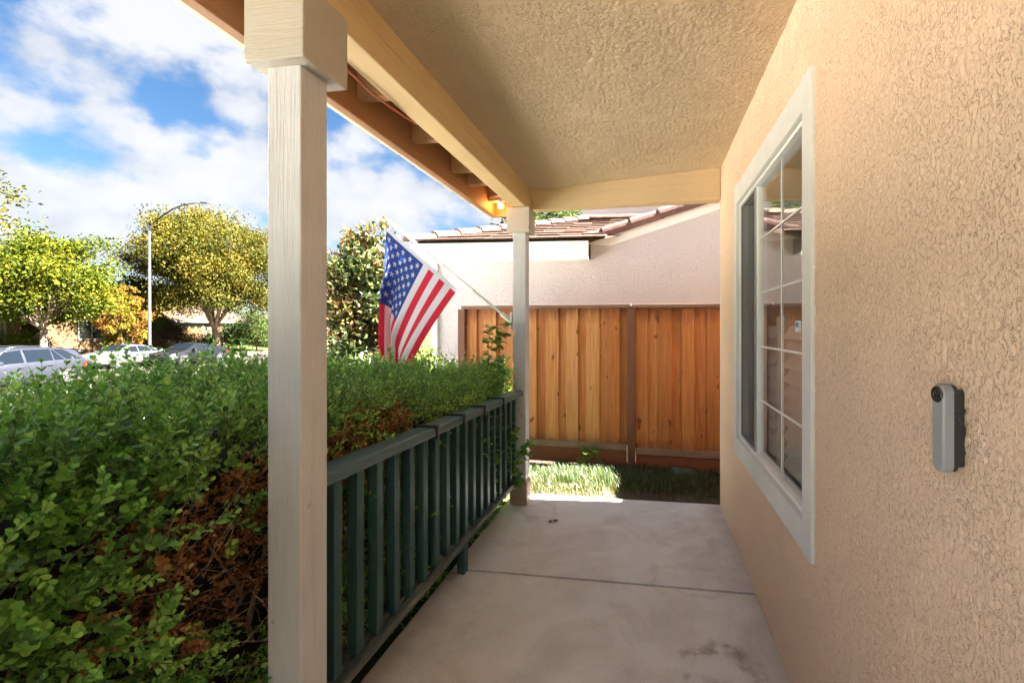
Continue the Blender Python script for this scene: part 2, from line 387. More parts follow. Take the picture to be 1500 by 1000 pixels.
M_fcap = m_paintwood('fence_cap_wood', (0.1632, 0.09563, 0.06842), (0.2176, 0.1594, 0.119), 0.7, 0)
M_fkick = m_paintwood('fence_kick_stain', (0.20, 0.065, 0.03), (0.11, 0.04, 0.02), 0.6, 0)
M_nwall = m_stucco('neighbour_stucco', (0.5614, 0.5414, 0.5702), 60, 0.95)
def m_tile(name, a, b):
    t = NT(name); oi = t.n('ShaderNodeObjectInfo'); v = t.coords(rnd=True)
    col = t.ramp(oi.outputs['Random'], [(0, a), (1, b)]); col = t.mix(0.4, col, t.ramp(t.noise(v, 9, 5), [(0.3, tuple(x * 0.6 for x in a)), (0.7, tuple(x * 1.2 for x in b))]))
    t.base(col, 0.85, 0.2); t.bump(t.noise(v, 90, 4), 0.003); return t.mat
M_tile = m_tile('roof_tile_clay', (0.045, 0.024, 0.017), (0.075, 0.042, 0.03))
M_ridge = m_tile('ridge_tile_clay', (0.09, 0.055, 0.04), (0.13, 0.083, 0.06))
M_rake = m_tile('rake_tile_clay', (0.12, 0.065, 0.055), (0.18, 0.105, 0.09))
# ground
t = NT('yard_ground'); v = t.coords()
n1 = t.noise(v, 0.35, 5, 0.6); n2 = t.noise(v, 14, 5, 0.7)
col = t.ramp(n1, [(0.38, (0.05, 0.06, 0.015)), (0.55, (0.04, 0.07, 0.013)), (0.7, (0.09, 0.08, 0.035))])
col = t.mix(0.5, col, t.ramp(n2, [(0.3, (0.02, 0.03, 0.008)), (0.7, (0.09, 0.10, 0.035))])); t.base(col, 0.95, 0.1); t.bump(n2, 0.03); M_ground = t.mat
t = NT('dry_dirt'); v = t.coords(); n2 = t.noise(v, 30, 6, 0.7)
col = t.ramp(n2, [(0.3, (0.045, 0.034, 0.024)), (0.7, (0.10, 0.078, 0.056))]); t.base(col, 0.95, 0.1); t.bump(n2, 0.012); M_dirt = t.mat
t = NT('asphalt'); v = t.coords(); n2 = t.noise(v, 40, 5, 0.7); n1 = t.noise(v, 0.25, 4)
col = t.mix(0.5, t.ramp(n1, [(0.3, (0.022, 0.0175, 0.0135)), (0.7, (0.03, 0.024, 0.019))]), t.ramp(n2, [(0.3, (0.019, 0.0155, 0.012)), (0.7, (0.034, 0.028, 0.022))])); t.base(col, 0.9, 0.2); M_asph = t.mat
M_drive = m_plain('driveway_concrete', (0.52, 0.50, 0.47), 0.85, 0.2, var=0.08, scale=1.5)
M_pave = m_plain('pavement_concrete', (0.05, 0.045, 0.039), 0.85, 0.2, var=0.15, scale=1.5)

# foliage
G = lambda r, g, b: (r, g, b)
M_hedge = m_leaf('hedge_leaf', [(0, G(.035, .085, .018)), (0.28, G(.12, .31, .05)), (0.55, G(.22, .48, .08)), (1, G(.42, .62, .14))], 0.34, 0.22)
M_dead = m_leaf('dead_leaf', [(0, G(.12, .06, .028)), (0.4, G(.30, .135, .05)), (0.75, G(.46, .22, .085)), (1, G(.55, .36, .18))], 0.6, 0.25, 0.2)
M_twig = m_plain('twig_bark', (0.16, 0.10, 0.06), 0.8)
M_sprigstem = m_plain('sprig_stem', (0.17, 0.17, 0.06), 0.6)
M_core = m_plain('hedge_core_shade', (0.022, 0.016, 0.010), 0.95)  # near-black fill, stands for the shade inside the hedge
M_lf_yellow = m_leaf('leaf_yellow_green', [(0, G(0.018, 0.0324, 0.0036)), (0.48, G(0.054, 0.0684, 0.00432)), (0.78, G(0.1224, 0.1116, 0.00504)), (1, G(0.1728, 0.0936, 0.00864))], 0.75, 0.35, 0.12)
M_lf_olive = m_leaf('leaf_olive_gold', [(0, G(0.0168, 0.0238, 0.0042)), (0.42, G(0.0525, 0.0525, 0.007)), (0.72, G(0.105, 0.0805, 0.0098)), (1, G(0.168, 0.084, 0.0112))], 0.75, 0.3, 0.12)
M_lf_orange = m_leaf('leaf_orange', [(0, G(0.0648, 0.0864, 0.0072)), (0.35, G(0.1368, 0.108, 0.00864)), (0.6, G(0.1872, 0.0792, 0.018)), (1, G(0.1872, 0.0576, 0.0216))], 0.75, 0.35, 0.12)
M_lf_mag = m_leaf('leaf_magnolia', [(0, G(0.0176, 0.032, 0.0088)), (0.4, G(0.044, 0.06, 0.0144)), (0.62, G(0.104, 0.1, 0.028)), (0.78, G(0.136, 0.064, 0.024)), (1, G(0.12, 0.044, 0.02))], 0.4, 0.12, 0.35)
M_lf_dark = m_leaf('leaf_dark_green', [(0, G(.009, .018, .005)), (0.6, G(.02, .04, .009)), (1, G(.04, .065, .013))], 0.75, 0.2, 0.12)
M_lf_light = m_leaf('leaf_light_green', [(0, G(0.024, 0.04, 0.008)), (0.6, G(0.052, 0.076, 0.0176)), (1, G(0.088, 0.104, 0.028))], 0.75, 0.3, 0.12)
M_lf_redbrown = m_leaf('leaf_red_brown', [(0, G(.016, .012, .009)), (0.6, G(.035, .02, .015)), (1, G(.06, .035, .022))], 0.75, 0.2, 0.12)
M_lf_vine = m_leaf('leaf_vine', [(0, G(.05, .13, .02)), (0.6, G(.12, .26, .04)), (1, G(.22, .36, .07))], 0.38, 0.35)
M_grass = m_leaf('grass_blade', [(0, G(0.02016, 0.0432, 0.006912)), (0.5, G(0.04032, 0.072, 0.01267)), (0.8, G(0.06912, 0.09216, 0.02304)), (1, G(0.1382, 0.1094, 0.0576))], 0.5, 0.3)
M_bark = m_plain('bark', (0.17, 0.12, 0.085), 0.9, var=0.4, scale=5, bump=0.02)
#---PART2---
# ------------------------------------------------------------------ setting: terrain, street
def ground_z(x, y):
    l = x * RV[0] + y * RV[1]; s = x * FV[0] + y * FV[1]
    yard = -0.06 - 0.20 * sstep(3.5, 5.1, y)
    yard = np.where(x < -1.06, np.where(y < 3.5, -0.14, yard - 0.03), yard)
    slope = -0.14 - 0.92 * sstep(-2.5, -19.5, l) if False else -0.14 - 0.92 * np.clip((-2.2 - l) / 17.5, 0, 1)
    z = np.where(l < -2.2, np.minimum(slope, np.where(y > 3.5, yard, slope)), yard)
    far = -1.06 + 0.62 * sstep(-33.5, -44, l)
    z = np.where(l < -25, far, z)
    z = np.where((l > -32.6) & (l < -20.6) & (s < 64), -1.32, z)
    z = np.where((s > 64) & (l > -60), -1.06 + 0.35 * sstep(64, 80, s), z)
    return z
def axis(a, b, n, dense):
    t = np.linspace(-1, 1, n); return dense + np.sign(t) * (np.abs(t) ** 2.6) * np.where(t < 0, dense - a, b - dense)
gx = np.unique(np.concatenate([axis(-420, 420, 90, -4.0), np.linspace(-4, 3, 57)])); gy = np.unique(np.concatenate([axis(-300, 520, 90, 5), np.linspace(2.5, 7, 40), np.linspace(8, 75, 50)]))
gx = np.unique(np.concatenate([gx, np.linspace(-52, -4, 70)]))
XX, YY = np.meshgrid(gx, gy, indexing='ij'); ZZ = ground_z(XX, YY)
near = (XX > -40) & (XX < 6); ZZ = ZZ + near * (fbm(XX * 2, YY * 2, seed=3) - 0.5) * 0.02
tag(link('ground', grid_mesh('ground', np.stack([XX, YY, ZZ], -1), M_ground)), kind='structure')
def ribbon(name, rows, z, mat, thick=0.0):
    mb = MB()
    for (s0, a0, b0), (s1, a1, b1) in zip(rows[:-1], rows[1:]):
        P = [st(a0, s0), st(b0, s0), st(b1, s1), st(a1, s1)]
        if thick: mb.hexa([(p[0], p[1], z - thick) for p in P] + [(p[0], p[1], z) for p in P])
        else: mb.quad([(p[0], p[1], z) for p in P])
    return tag(mb.build(name, mat), kind='structure')
rows = [(-80, -31.2, -20.8), (0, -31.2, -20.8), (27, -31.2, -20.8), (31, -29.6, -20.8), (64, -29.4, -20.0)]
ribbon('street', [(s, a - 0.6, b + 0.6) for s, a, b in rows], -1.20, M_asph)
ribbon('cross_street', [(64, -120, 60), (73, -120, 60)], -1.19, M_asph)
ribbon('kerb', [(s, a - 0.3, a) for s, a, b in rows], -1.06, M_pave, 0.25)
ribbon('kerb', [(s, b, b + 0.3) for s, a, b in rows], -1.06, M_pave, 0.25)
ribbon('pavement', [(s, a - 1.9, a - 0.31) for s, a, b in rows], -1.045, M_pave, 0.2)
ribbon('pavement', [(s, b + 0.31, b + 1.8) for s, a, b in rows], -1.045, M_pave, 0.2)

xs = np.linspace(-17.0, -3.6, 60); ys = np.linspace(-24, 8.5, 60); A, B = np.meshgrid(xs, ys, indexing='ij')
tag(link('bounce_driveway', grid_mesh('bounce_driveway', np.stack([A, B, np.maximum(ground_z(A, B), -1.1) + 0.03], -1), M_drive)), kind='structure')  # wide slab hidden by the hedge, added to bounce sunlight into the porch
xs = np.linspace(-3.6, -1.075, 12); ys = np.linspace(-5, -0.75, 12); A, B = np.meshgrid(xs, ys, indexing='ij')
tag(link('bounce_path', grid_mesh('bounce_path', np.stack([A, B, ground_z(A, B) + 0.03], -1), M_drive)), kind='structure')  # unseen walk behind the camera, added for its bounced light
# dirt apron along the slab and lawn beside the fence
def patch(name, x0, x1, y0, y1, nx, ny, mat, dz, edge):
    xs = np.linspace(x0, x1, nx); ys = np.linspace(y0, y1, ny); A, B = np.meshgrid(xs, ys, indexing='ij')
    Z = ground_z(A, B) + dz + (fbm(A * 6, B * 6, seed=11) - 0.5) * 0.02
    return tag(link(name, grid_mesh(name, np.stack([A, B, Z], -1), mat)), kind='structure')
patch('dirt_strip', -2.2, 4.0, 3.50, 5.9, 120, 60, M_dirt, 0.014, 0)

# ------------------------------------------------------------------ porch slab (two pours with a recessed joint)
porch = thing('porch_floor', 'pale stained concrete porch floor split by a narrow joint', 'porch floor'); porch['kind'] = 'structure'
for y0, y1 in ((-3.0, 2.347), (2.363, 3.50)):
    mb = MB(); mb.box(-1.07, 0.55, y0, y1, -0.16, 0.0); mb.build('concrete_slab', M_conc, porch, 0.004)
MB().box(-1.07, 0.55, 2.345, 2.365, -0.16, -0.016).build('joint_filler', m_plain('joint_dirt', (0.07, 0.05, 0.04), 0.9), porch)

# ------------------------------------------------------------------ own house
WX = 0.526
house = thing('house', 'peach stucco house with a covered porch and a white framed window', 'house', (0, 0, 0))
house_base = house
# stucco relief, real geometry
def stucco_h(u, v, seed):
    w = fbm(u * 9, v * 9, seed=seed + 40, o=2)
    a = fbm(u * 84 + w * 1.2, v * 52 + w * 1.2 + u * 12, seed=seed, o=2, g=0.4)
    k = fbm(u * 128, v * 84, seed=seed + 21, o=2, g=0.4)
    c = fbm(u * 46, v * 40, seed=seed + 33, o=1)
    big = fbm(u * 3.1, v * 3.1, seed=seed + 77, o=2)
    crev = (1 - sstep(0.010, 0.048, np.abs(a - 0.5))) * sstep(.46, .58, c + .55 * (big - .5))
    spot = 1 - sstep(.27, .34, k - .14 * (big - .5))
    pit = np.maximum(crev, spot)
    b = fbm(u * 150, v * 130, seed=seed + 9, o=1)
    return -0.0034 * pit + 0.0010 * (b - 0.5) + 0.0016 * (w - 0.5)
def geo(a, b, d0, d1):
    r = [a]; 
    while r[-1] < b: r.append(r[-1] + d0 + (d1 - d0) * min(1, max(0, (r[-1] - a) / (b - a))))
    r[-1] = b; return np.array(r)
ys = np.concatenate([np.linspace(-3, 0.62, 40)[:-1], geo(0.62, 3.47, 0.0022, 0.0105)])
zs = np.arange(-0.02, 2.62, 0.0036)
A, B = np.meshgrid(ys, zs, indexing='ij'); H = stucco_h(A, B, 1)
P = np.stack([np.full_like(A, WX) - H, A, B], -1)
WY0, WY1, WZ0, WZ1 = 1.56, 2.83, 0.59, 2.15
cyy = (ys[:-1] + ys[1:]) / 2; czz = (zs[:-1] + zs[1:]) / 2
keep = ~(((cyy > WY0 + .03) & (cyy < WY1 - .03))[:, None] & ((czz > WZ0 + .03) & (czz < WZ1 - .03))[None, :])
link('front_wall', grid_mesh('front_wall', P, M_wall, keep), house)
mb = MB()      # rounded corner and side wall of the house, seen edge-on
pr = [(WX + 0.0, 3.468)] + [(WX + 0.03 - 0.03 * math.cos(a), 3.47 + 0.03 * math.sin(a)) for a in np.linspace(0.1, math.pi / 2, 5)] + [(9.5, 3.50)]
for (xa, ya), (xb, yb) in zip(pr[:-1], pr[1:]): mb.quad([(xa, ya, -0.3), (xb, yb, -0.3), (xb, yb, 2.9), (xa, ya, 2.9)])
mb.build('side_wall', M_wall, house, smooth=False)
MB().box(0.535, 9.4, -3.0, -2.95, -0.3, 2.9).build('rear_wall', M_wall, house)
# ceiling, slightly sloped
xs = np.arange(-0.93, WX + 0.012, 0.0065); ys = geo(-0.2, 3.45, 0.006, 0.012); ys = np.concatenate([np.linspace(-0.7, -0.2, 8)[:-1], ys])
def ceil_z(x): return 2.395 + (x + 0.905) * (0.105 / 1.431)
A, B = np.meshgrid(xs, ys, indexing='ij'); P = np.stack([A, B, ceil_z(A) + stucco_h(A * 0.9, B * 0.9, 5)* -1 * 0.9], -1)
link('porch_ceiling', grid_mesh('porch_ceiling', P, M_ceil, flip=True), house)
# roof: plane from the fascia up to a ridge, with sheathing seen from below
def rz(x): return 2.395 + (x + 1.22) * 0.34
mb = MB()
def roofpart(x0, x1, y0_, y1_, z0_, z1_):
    mb.hexa([(x0, y0_, z0_), (x1, y0_, z1_), (x1, y1_, z1_), (x0, y1_, z0_), (x0, y0_, z0_ + .09), (x1, y0_, z1_ + .09), (x1, y1_, z1_ + .09), (x0, y1_, z0_ + .09)])
roofpart(-1.235, 0.45, -0.75, 3.44, rz(-1.235), rz(.45)); roofpart(0.45, 5.0, -3.2, 3.44, rz(.45), rz(5.0)); roofpart(5.0, 11, -3.2, 3.44, rz(5.0), rz(-1))
mb.build('roof', M_eave, house)
mb = MB(); mb.quad([(WX, 3.43, 2.3), (9.5, 3.43, 2.3), (9.5, 3.43, 2.7), (5.0, 3.43, rz(5.0)), (WX, 3.43, rz(WX))]); mb.quad([(WX, -3.1, 2.3), (9.5, -3.1, 2.3), (9.5, -3.1, 2.7), (5.0, -3.1, rz(5.0)), (WX, -3.1, rz(WX))]); mb.build('gable', M_wall, house)
# beams
fz0 = 2.225
mb = MB(); mb.box(-1.012, -0.905, -0.7, 3.425, fz0, 2.318); mb.box(-1.012, -0.909, -0.7, 3.425, 2.321, 2.46); mb.build('porch_beam', M_beam, house, 0.005)
P = [(-1.0, 3.427, 2.245), (WX - 0.002, 3.425, 2.265), (WX - 0.002, 3.52, 2.265), (-1.0, 3.52, 2.245), (-1.0, 3.427, 2.50), (WX - 0.002, 3.425, 2.56), (WX - 0.002, 3.52, 2.56), (-1.0, 3.52, 2.50)]
mb = MB(); mb.hexa(P); mb.build('cross_beam', M_crossbeam, house, 0.006)
# eave: fascia, edge trim, return, rafter tails
M_rafter = m_paintwood('rafter_paint', (0.52, 0.31, 0.165), (0.4, 0.25, 0.13), 0.5, 0)
mb = MB(); mb.box(-1.215, -1.175, -0.7, 3.36, 2.185, 2.385); mb.build('fascia', M_eave, house, 0.003)
mb = MB(); mb.box(-1.24, -1.2155, -0.7, 3.385, 2.19, 2.43); mb.build('fascia_trim', M_eave_edge, house, 0.003)
mb = MB(); mb.box(-1.212, -0.98, 3.362, 3.40, 2.187, 2.40); mb.build('barge_board', M_eave, house, 0.003)
rme = MB().box(-1.174, -1.013, -0.02, 0.02, 2.262, 2.40).mesh('rafter_tail', M_rafter)
for y in (-0.5, 0.11, 0.52, 0.93, 1.70, 2.13, 2.58, 2.83, 3.22):
    o = link('rafter_tail', rme, house); o.location = (0, y, 0)
# porch posts: post, cap, base block
def porch_post(yc, near):
    p = MB().box(-0.05, 0.05, -0.05, 0.05, 0.02, fz0 - 0.002).build('porch_post', M_post, house, 0.004)
    p.location = (-0.959, yc, 0)
    c = MB().box(-0.087, 0.087, -0.085, 0.088, 2.035 - (0.0 if not near else 0.012), fz0 - 0.003 if not near else fz0 + 0.0).build('post_cap', M_cap, p, 0.004)
    b = MB().box(-0.072, 0.062, -0.06, 0.065, 0.0, 0.165).box(-0.068, 0.058, -0.056, 0.061, 0.167, 0.178).build('base_block', M_basewood, p, 0.006)
    tag(p, 'nearer porch post, rough white paint' if near else 'farther porch post beside the railing end')
M_basewood = m_paintwood('weathered_base', (0.42, 0.31, 0.22), (0.22, 0.13, 0.08), 0.8, 0)
porch_post(1.117, True); porch_post(3.322, False)

# ------------------------------------------------------------------ window of the house
win = MB()
TX = 0.514
win.box(TX, 0.60, WY0 - 0.022, WY0 + 0.066, 0.57, 2.175)       # near jamb
win.box(TX, 0.60, WY1 - 0.045, WY1 + 0.022, 0.57, 2.175)       # far jamb
win.box(TX + 0.001, 0.60, WY0 + 0.067, WY1 - 0.046, 2.06, 2.172)
win.box(TX + 0.001, 0.60, WY0 + 0.067, WY1 - 0.046, 0.573, 0.675)
w = win.build('window', M_trim, house, 0.004)
y0, y1, z0, z1 = WY0 + 0.067, WY1 - 0.046, 0.676, 2.059; ym = 2.40
def fr(mb, x0, x1, ya, yb, za, zb, t):
    mb.box(x0, x1, ya, ya + t, za, zb); mb.box(x0, x1, yb - t, yb, za, zb)
    mb.box(x0 + .0005, x1, ya + t + .0002, yb - t - .0002, za, za + t); mb.box(x0 + .0005, x1, ya + t + .0002, yb - t - .0002, zb - t, zb)
mb = MB(); fr(mb, 0.533, 0.60, y0 + .001, y1 - .001, z0 + .001, z1 - .001, 0.016)
mb.box(0.546, 0.59, ym - 0.012, ym + 0.012, z0 + .018, z1 - .018); mb.build('sash_frame', M_vinyl, w, 0.002)
mb = MB()
for k in range(1, 5): z = z0 + .02 + (z1 - z0 - .04) * k / 5; mb.box(0.5552, 0.5585, y0 + .019, ym - .018, z - .004, z + .004)
mb.box(0.5547, 0.559, (y0 + ym) / 2 - .0035, (y0 + ym) / 2 + .0035, z0 + .019, z1 - .019); mb.build('muntin_grid', M_vinyl, w, 0.001)
MB().quad([(0.560, y0 + .017, z0 + .017), (0.560, ym - .017, z0 + .017), (0.560, ym - .017, z1 - .017), (0.560, y0 + .017, z1 - .017)]).build('pane', M_glass, w)
MB().quad([(0.580, ym + .013, z0 + .017), (0.580, y1 - .018, z0 + .017), (0.580, y1 - .018, z1 - .017), (0.580, ym + .013, z1 - .017)]).build('pane', M_glass, w)
mb = MB(); fr(mb, 0.538, 0.546, ym + .013, y1 - .018, z0 + .018, z1 - .018, 0.010); mb.build('screen_frame', m_plain('screen_frame_grey', (0.30, 0.30, 0.29), 0.5), w)
MB().quad([(0.542, ym + .024, z0 + .029), (0.542, y1 - .029, z0 + .029), (0.542, y1 - .029, z1 - .029), (0.542, ym + .024, z1 - .029)]).build('insect_screen', M_screen, w)
# plantation shutters behind the glass
sl = MB(); c, s = math.cos(R_(58)), math.sin(R_(58))
sl.hexa([(-.03 * c, -.24, -.03 * s - .004), (.03 * c, -.24, .03 * s - .004), (.03 * c, .24, .03 * s - .004), (-.03 * c, .24, -.03 * s - .004), (-.03 * c, -.24, -.03 * s + .004), (.03 * c, -.24, .03 * s + .004), (.03 * c, .24, .03 * s + .004), (-.03 * c, .24, -.03 * s + .004)])
sme = sl.mesh('shutter_slat', M_shutter)
for yc in (1.89, 2.50):
    for k in range(10):
        o = link('shutter_slat', sme, w); o.location = (0.612, yc, 0.74 + k * 0.063)
mb = MB()
for ya in (1.60, 2.135, 2.205, 2.745): mb.box(0.6015, 0.635, ya, ya + 0.048, 0.68, 1.38)
mb.build('shutter_stile', M_shutter, w)
mb = MB(); mb.box(0.602, 3.0, 1.30, 1.31, 0.0, 2.5); mb.box(0.62, 3.0, 3.1, 3.11, 0.0, 2.5); mb.box(3.0, 3.01, 1.3, 3.11, 0.0, 2.5); mb.box(0.62, 3.0, 1.3, 3.11, -0.01, 0.0); mb.box(0.62, 3.0, 1.3, 3.11, 2.5, 2.51)
mb.build('room', M_room, house)
# sticker inside the glass
s_ = MB(); s_.quad([(0.5585, 1.772, 1.312), (0.5585, 1.84, 1.312), (0.5585, 1.84, 1.354), (0.5585, 1.772, 1.354)], 0)
s_.quad([(0.5583, 1.800, 1.330), (0.5583, 1.835, 1.330), (0.5583, 1.835, 1.349), (0.5583, 1.800, 1.349)], 1)
for k in range(3): s_.quad([(0.5583, 1.777, 1.317 + k * .011), (0.5583, 1.795, 1.317 + k * .011), (0.5583, 1.795, 1.321 + k * .011), (0.5583, 1.777, 1.321 + k * .011)], 2)
st_o = s_.build('sticker', [M_white, m_plain('sticker_blue', (0.07, 0.2, 0.5), 0.4), m_plain('sticker_grey', (0.35, 0.35, 0.36), 0.5)])
tag(st_o, 'small white and blue sticker on the window pane', 'sticker')

# ------------------------------------------------------------------ doorbell on the wall
db = thing('doorbell', 'grey pill shaped video doorbell on the peach stucco wall', 'doorbell', (WX - 0.014, 0.854, 1.158))
def pill(mb, x0, x1, hw, hl, m=0, n=14, ease=0.0):
    pts = [(hw * math.cos(a), hl - hw + hw * math.sin(a)) for a in np.linspace(0, math.pi, n)] + [(hw * math.cos(a), -hl + hw + hw * math.sin(a)) for a in np.linspace(math.pi, 2 * math.pi, n)]
    b = len(mb.v); k = len(pts)
    for x, sc in ((x0, 1.0), (x1 + ease, 1.0), (x1, 1.0 - ease / hw)):
        for (yy, z) in pts: mb.v.append((x, yy * sc, (z * (1 - ease / hl) if sc != 1 else z)))
    for r in range(2):
        for i in range(k): mb.f.append((b + r * k + i, b + r * k + (i + 1) % k, b + (r + 1) * k + (i + 1) % k, b + (r + 1) * k + i)); mb.m.append(m)
    mb.f.append(tuple(b + 2 * k + i for i in range(k))); mb.m.append(m); mb.f.append(tuple(b + i for i in range(k))); mb.m.append(m)
mb = MB(); pill(mb, 0.0, -0.0068, 0.0150, 0.074); pill(mb, 0.016, 0.0002, 0.0075, 0.066); mb.build('mounting_plate', m_plain('doorbell_plate', (0.035, 0.035, 0.037), 0.5), db)
mb = MB(); pill(mb, -0.007, -0.0235, 0.0160, 0.0755, ease=0.003); mb.build('case', m_plain('doorbell_case', (0.30, 0.31, 0.32), 0.42, var=0.04), db)
cmod = MB(); cmod.lathe([(0, -0.0260), (0.0130, -0.0260), (0.0142, -0.0245), (0.0142, -0.018)], (0, 0, 0.0575), 'X', 28); l_ = cmod.build('camera_cover', m_plain('doorbell_black', (0.03, 0.025, 0.025), 0.25), db, smooth=False)
cmod = MB(); cmod.lathe([(0, -0.0285), (0.004, -0.0282), (0.0055, -0.0255)], (0, 0, 0.0575), 'X', 20); cmod.lathe([(0.0068, -0.0262), (0.0074, -0.0266), (0.0080, -0.0262)], (0, 0, 0.0575), 'X', 24); cmod.build('lens', m_plain('doorbell_lens', (0.01, 0.01, 0.014), 0.05), l_, smooth=True)
mb = MB(); mb.tube([(-0.002, -0.013, 0.03), (-0.004, -0.021, 0.025), (0.001, -0.023, 0.01), (0.002, -0.017, -0.004)], 0.0009, 5); mb.build('wire', M_black, db)

# ------------------------------------------------------------------ railing
rail = thing('porch_railing', 'dark green wooden porch railing with square balusters between two posts', 'railing', (-0.96, 2.2, 0))
def rp(o): o.location = (0.96, -2.2, 0)
ya, yb = 1.165, 3.262
def zr(y): return 0.905 - (y - 1.17) * 0.0225
rme_ = MB().hexa([(-1.015, ya, zr(ya) - .04), (-0.925, ya, zr(ya) - .04), (-0.925, yb, zr(yb) - .04), (-1.015, yb, zr(yb) - .04), (-1.015, ya, zr(ya)), (-0.925, ya, zr(ya)), (-0.925, yb, zr(yb)), (-1.015, yb, zr(yb))])
rp(rme_.build('top_rail', M_greenrail, rail, 0.006))
zb = 0.215
rp(MB().box(-1.012, -0.962, ya, yb + 0.0, zb, zb + .038).box(-0.96, -0.922, ya, yb, zb + .002, zb + .030).build('bottom_rail', M_dirtyrail, rail, 0.006))
bme = MB().box(-0.019, 0.019, -0.019, 0.019, zb + .036, 0.86).mesh('baluster', M_green)
y = 1.262
for k in range(18):
    o = link('baluster', bme, rail); o.location = (0.96 - 0.965, y - 2.2, -0.0225 * (y - 1.17) * 0.6); o.rotation_euler = (0, 0, random.uniform(-.03, .03)); y += 0.1105
    b = o.modifiers.new('bevel', 'BEVEL'); b.width = 0.002; b.segments = 1
rp(MB().box(-1.02, -0.978, 2.30, 2.352, 0.0, zb - .001).build('foot', M_green, rail, 0.003))
# strap brackets over the top rail
hk = MB(); hk.box(-0.05, 0.055, -0.013, 0.013, 0.001, 0.008); hk.box(0.0475, 0.055, -0.006, 0.006, -0.052, 0.0009); hk.box(-0.057, -0.0505, -0.013, 0.013, -0.10, 0.012)
hme = hk.mesh('rail_bracket', M_black)
lab = ['black hook bracket on the green rail, nearest the near post', 'second black hook bracket from the near post on the rail', 'third black hook bracket from the near post on the rail', 'black hook bracket on the green rail, nearest the far post']
for y, lb in zip((1.865, 2.16, 2.45, 2.79), lab):
    o = link('rail_bracket', hme); o.location = (-0.97, y, zr(y) + 0.001); tag(o, lb, 'bracket', 'black brackets hooked over the railing')

# ------------------------------------------------------------------ eave lamp and cord
lamp = thing('eave_lamp', 'lit white bulb on a short arm under the eave beside the far post', 'lamp', (-1.06, 3.15, 2.30))
MB().tube([(-0.10, 0.05, -0.01), (-0.03, 0.03, -0.005), (0.0, 0.0, -0.012), (0.0, 0.0, -0.045)], 0.010, 10).build('arm', M_white, lamp, smooth=True)
MB().lathe([(0.0, -0.04), (0.017, -0.04), (0.019, -0.062), (0.015, -0.066)], (0, 0, 0), 'Z', 18).build('socket', M_white, lamp, smooth=True)
t = NT('bulb_glass'); t.base((0.85, 0.83, 0.78), 0.3); t.p.inputs['Emission Color'].default_value = (1, 0.85, 0.65, 1); t.p.inputs['Emission Strength'].default_value = 0.03
MB().lathe([(0.013, -0.062), (0.02, -0.075), (0.026, -0.09), (0.024, -0.104), (0.012, -0.111), (0, -0.112)], (0, 0, 0), 'Z', 18).build('bulb', t.mat, lamp, smooth=True)
pl = bpy.data.lights.new('eave_light', 'POINT'); pl.energy = 0.14; pl.color = (1.0, 0.42, 0.10); pl.shadow_soft_size = 0.03
po = bpy.data.objects.new('eave_light', pl); COL.objects.link(po); po.parent = lamp; po.location = (-0.055, 0.09, -0.05)
mb = MB(); mb.tube([(-1.02, 1.0, 2.235), (-1.022, 1.3, 2.222), (-1.024, 1.42, 2.214), (-1.025, 1.55, 2.206), (-1.023, 1.68, 2.212), (-1.022, 1.80, 2.224), (-1.03, 1.88, 2.24), (-1.05, 2.0, 2.29)], 0.0045, 7)
tag(mb.build('power_cord', m_plain('cord_orange', (0.40, 0.08, 0.025), 0.5), smooth=True), 'thin orange cord sagging along the underside of the beam', 'cord')
# ------------------------------------------------------------------ fence
fence = thing('fence', 'cedar board fence with brown posts and kickboards below the neighbouring house', 'fence', (-0.19, 5.13, 0), R_(-3.3))
def fb(mb, name, m, x=0, bevel=0.003):
    o = mb.build(name, m, fence, bevel); o.location = (x, 0, 0); return o
fpm = MB().box(-0.045, 0.045, -0.055, 0.035, -0.30, 1.545).mesh('fence_post', M_fpost)
for x in (-2.06, 0.0, 2.42, 4.3):
    o = link('fence_post', fpm, fence); o.location = (x, 0, 0); b = o.modifiers.new('bevel', 'BEVEL'); b.width = .004
MB().lathe([(0.0, 0.045), (0.06, 0.04), (0.10, 0.015), (0.125, -0.05), (0.13, -0.1)], (0, -0.01, -0.245), 'Z', 14).build('footing', M_pave, fence, smooth=True)
rr = random.Random(3)
bms = [MB().box(-w / 2, w / 2, -0.009, 0.009, -0.02, 1.583).mesh('fence_board', M_cedar) for w in (0.150, 0.142, 0.136, 0.155)]
for x0, x1, dz in ((-2.01, -0.05, 0.0), (0.05, 2.37, -0.035), (2.47, 4.25, -0.04)):
    x = x0 + 0.055; k = 0
    while x < x1 - 0.02:
        o = link('fence_board', rr.choice(bms), fence); o.location = (min(x, x1 - 0.07), 0.012 + (0.014 if k % 2 else -0.012) + rr.uniform(-.003, .003), dz)
        o.rotation_euler = (rr.uniform(-.004, .004), rr.uniform(-.003, .003), rr.uniform(-.02, .02))
        x += rr.uniform(0.112, 0.134) if x0 < 0 else rr.uniform(0.118, 0.142); k += 1
    fb(MB().box(x0 - .0, x1 + .0, -0.052, -0.012, -0.055 + dz, 0.012 + dz), 'bottom_rail', M_frail)
    fb(MB().box(x0, x1, -0.035, -0.012, -0.235 + dz * 1.2, -0.058 + dz), 'kickboard', M_fkick)
    fb(MB().box(x0 - 0.045, x1 + 0.045, -0.065, 0.055, 1.548 + dz * .1, 1.588 + dz * .1), 'cap_rail', M_fcap)
    fb(MB().box(x0, x1, -0.040, -0.012, 1.50, 1.546), 'top_rail', M_cedar_rail) if False else None
gate = thing('unseen_shadow_gate', 'unseen cedar gate added between house and fence to shade the grass', 'gate', (1.55, 3.53, 0))  # unseen gate, added to cast the straight shadow edge on the grass
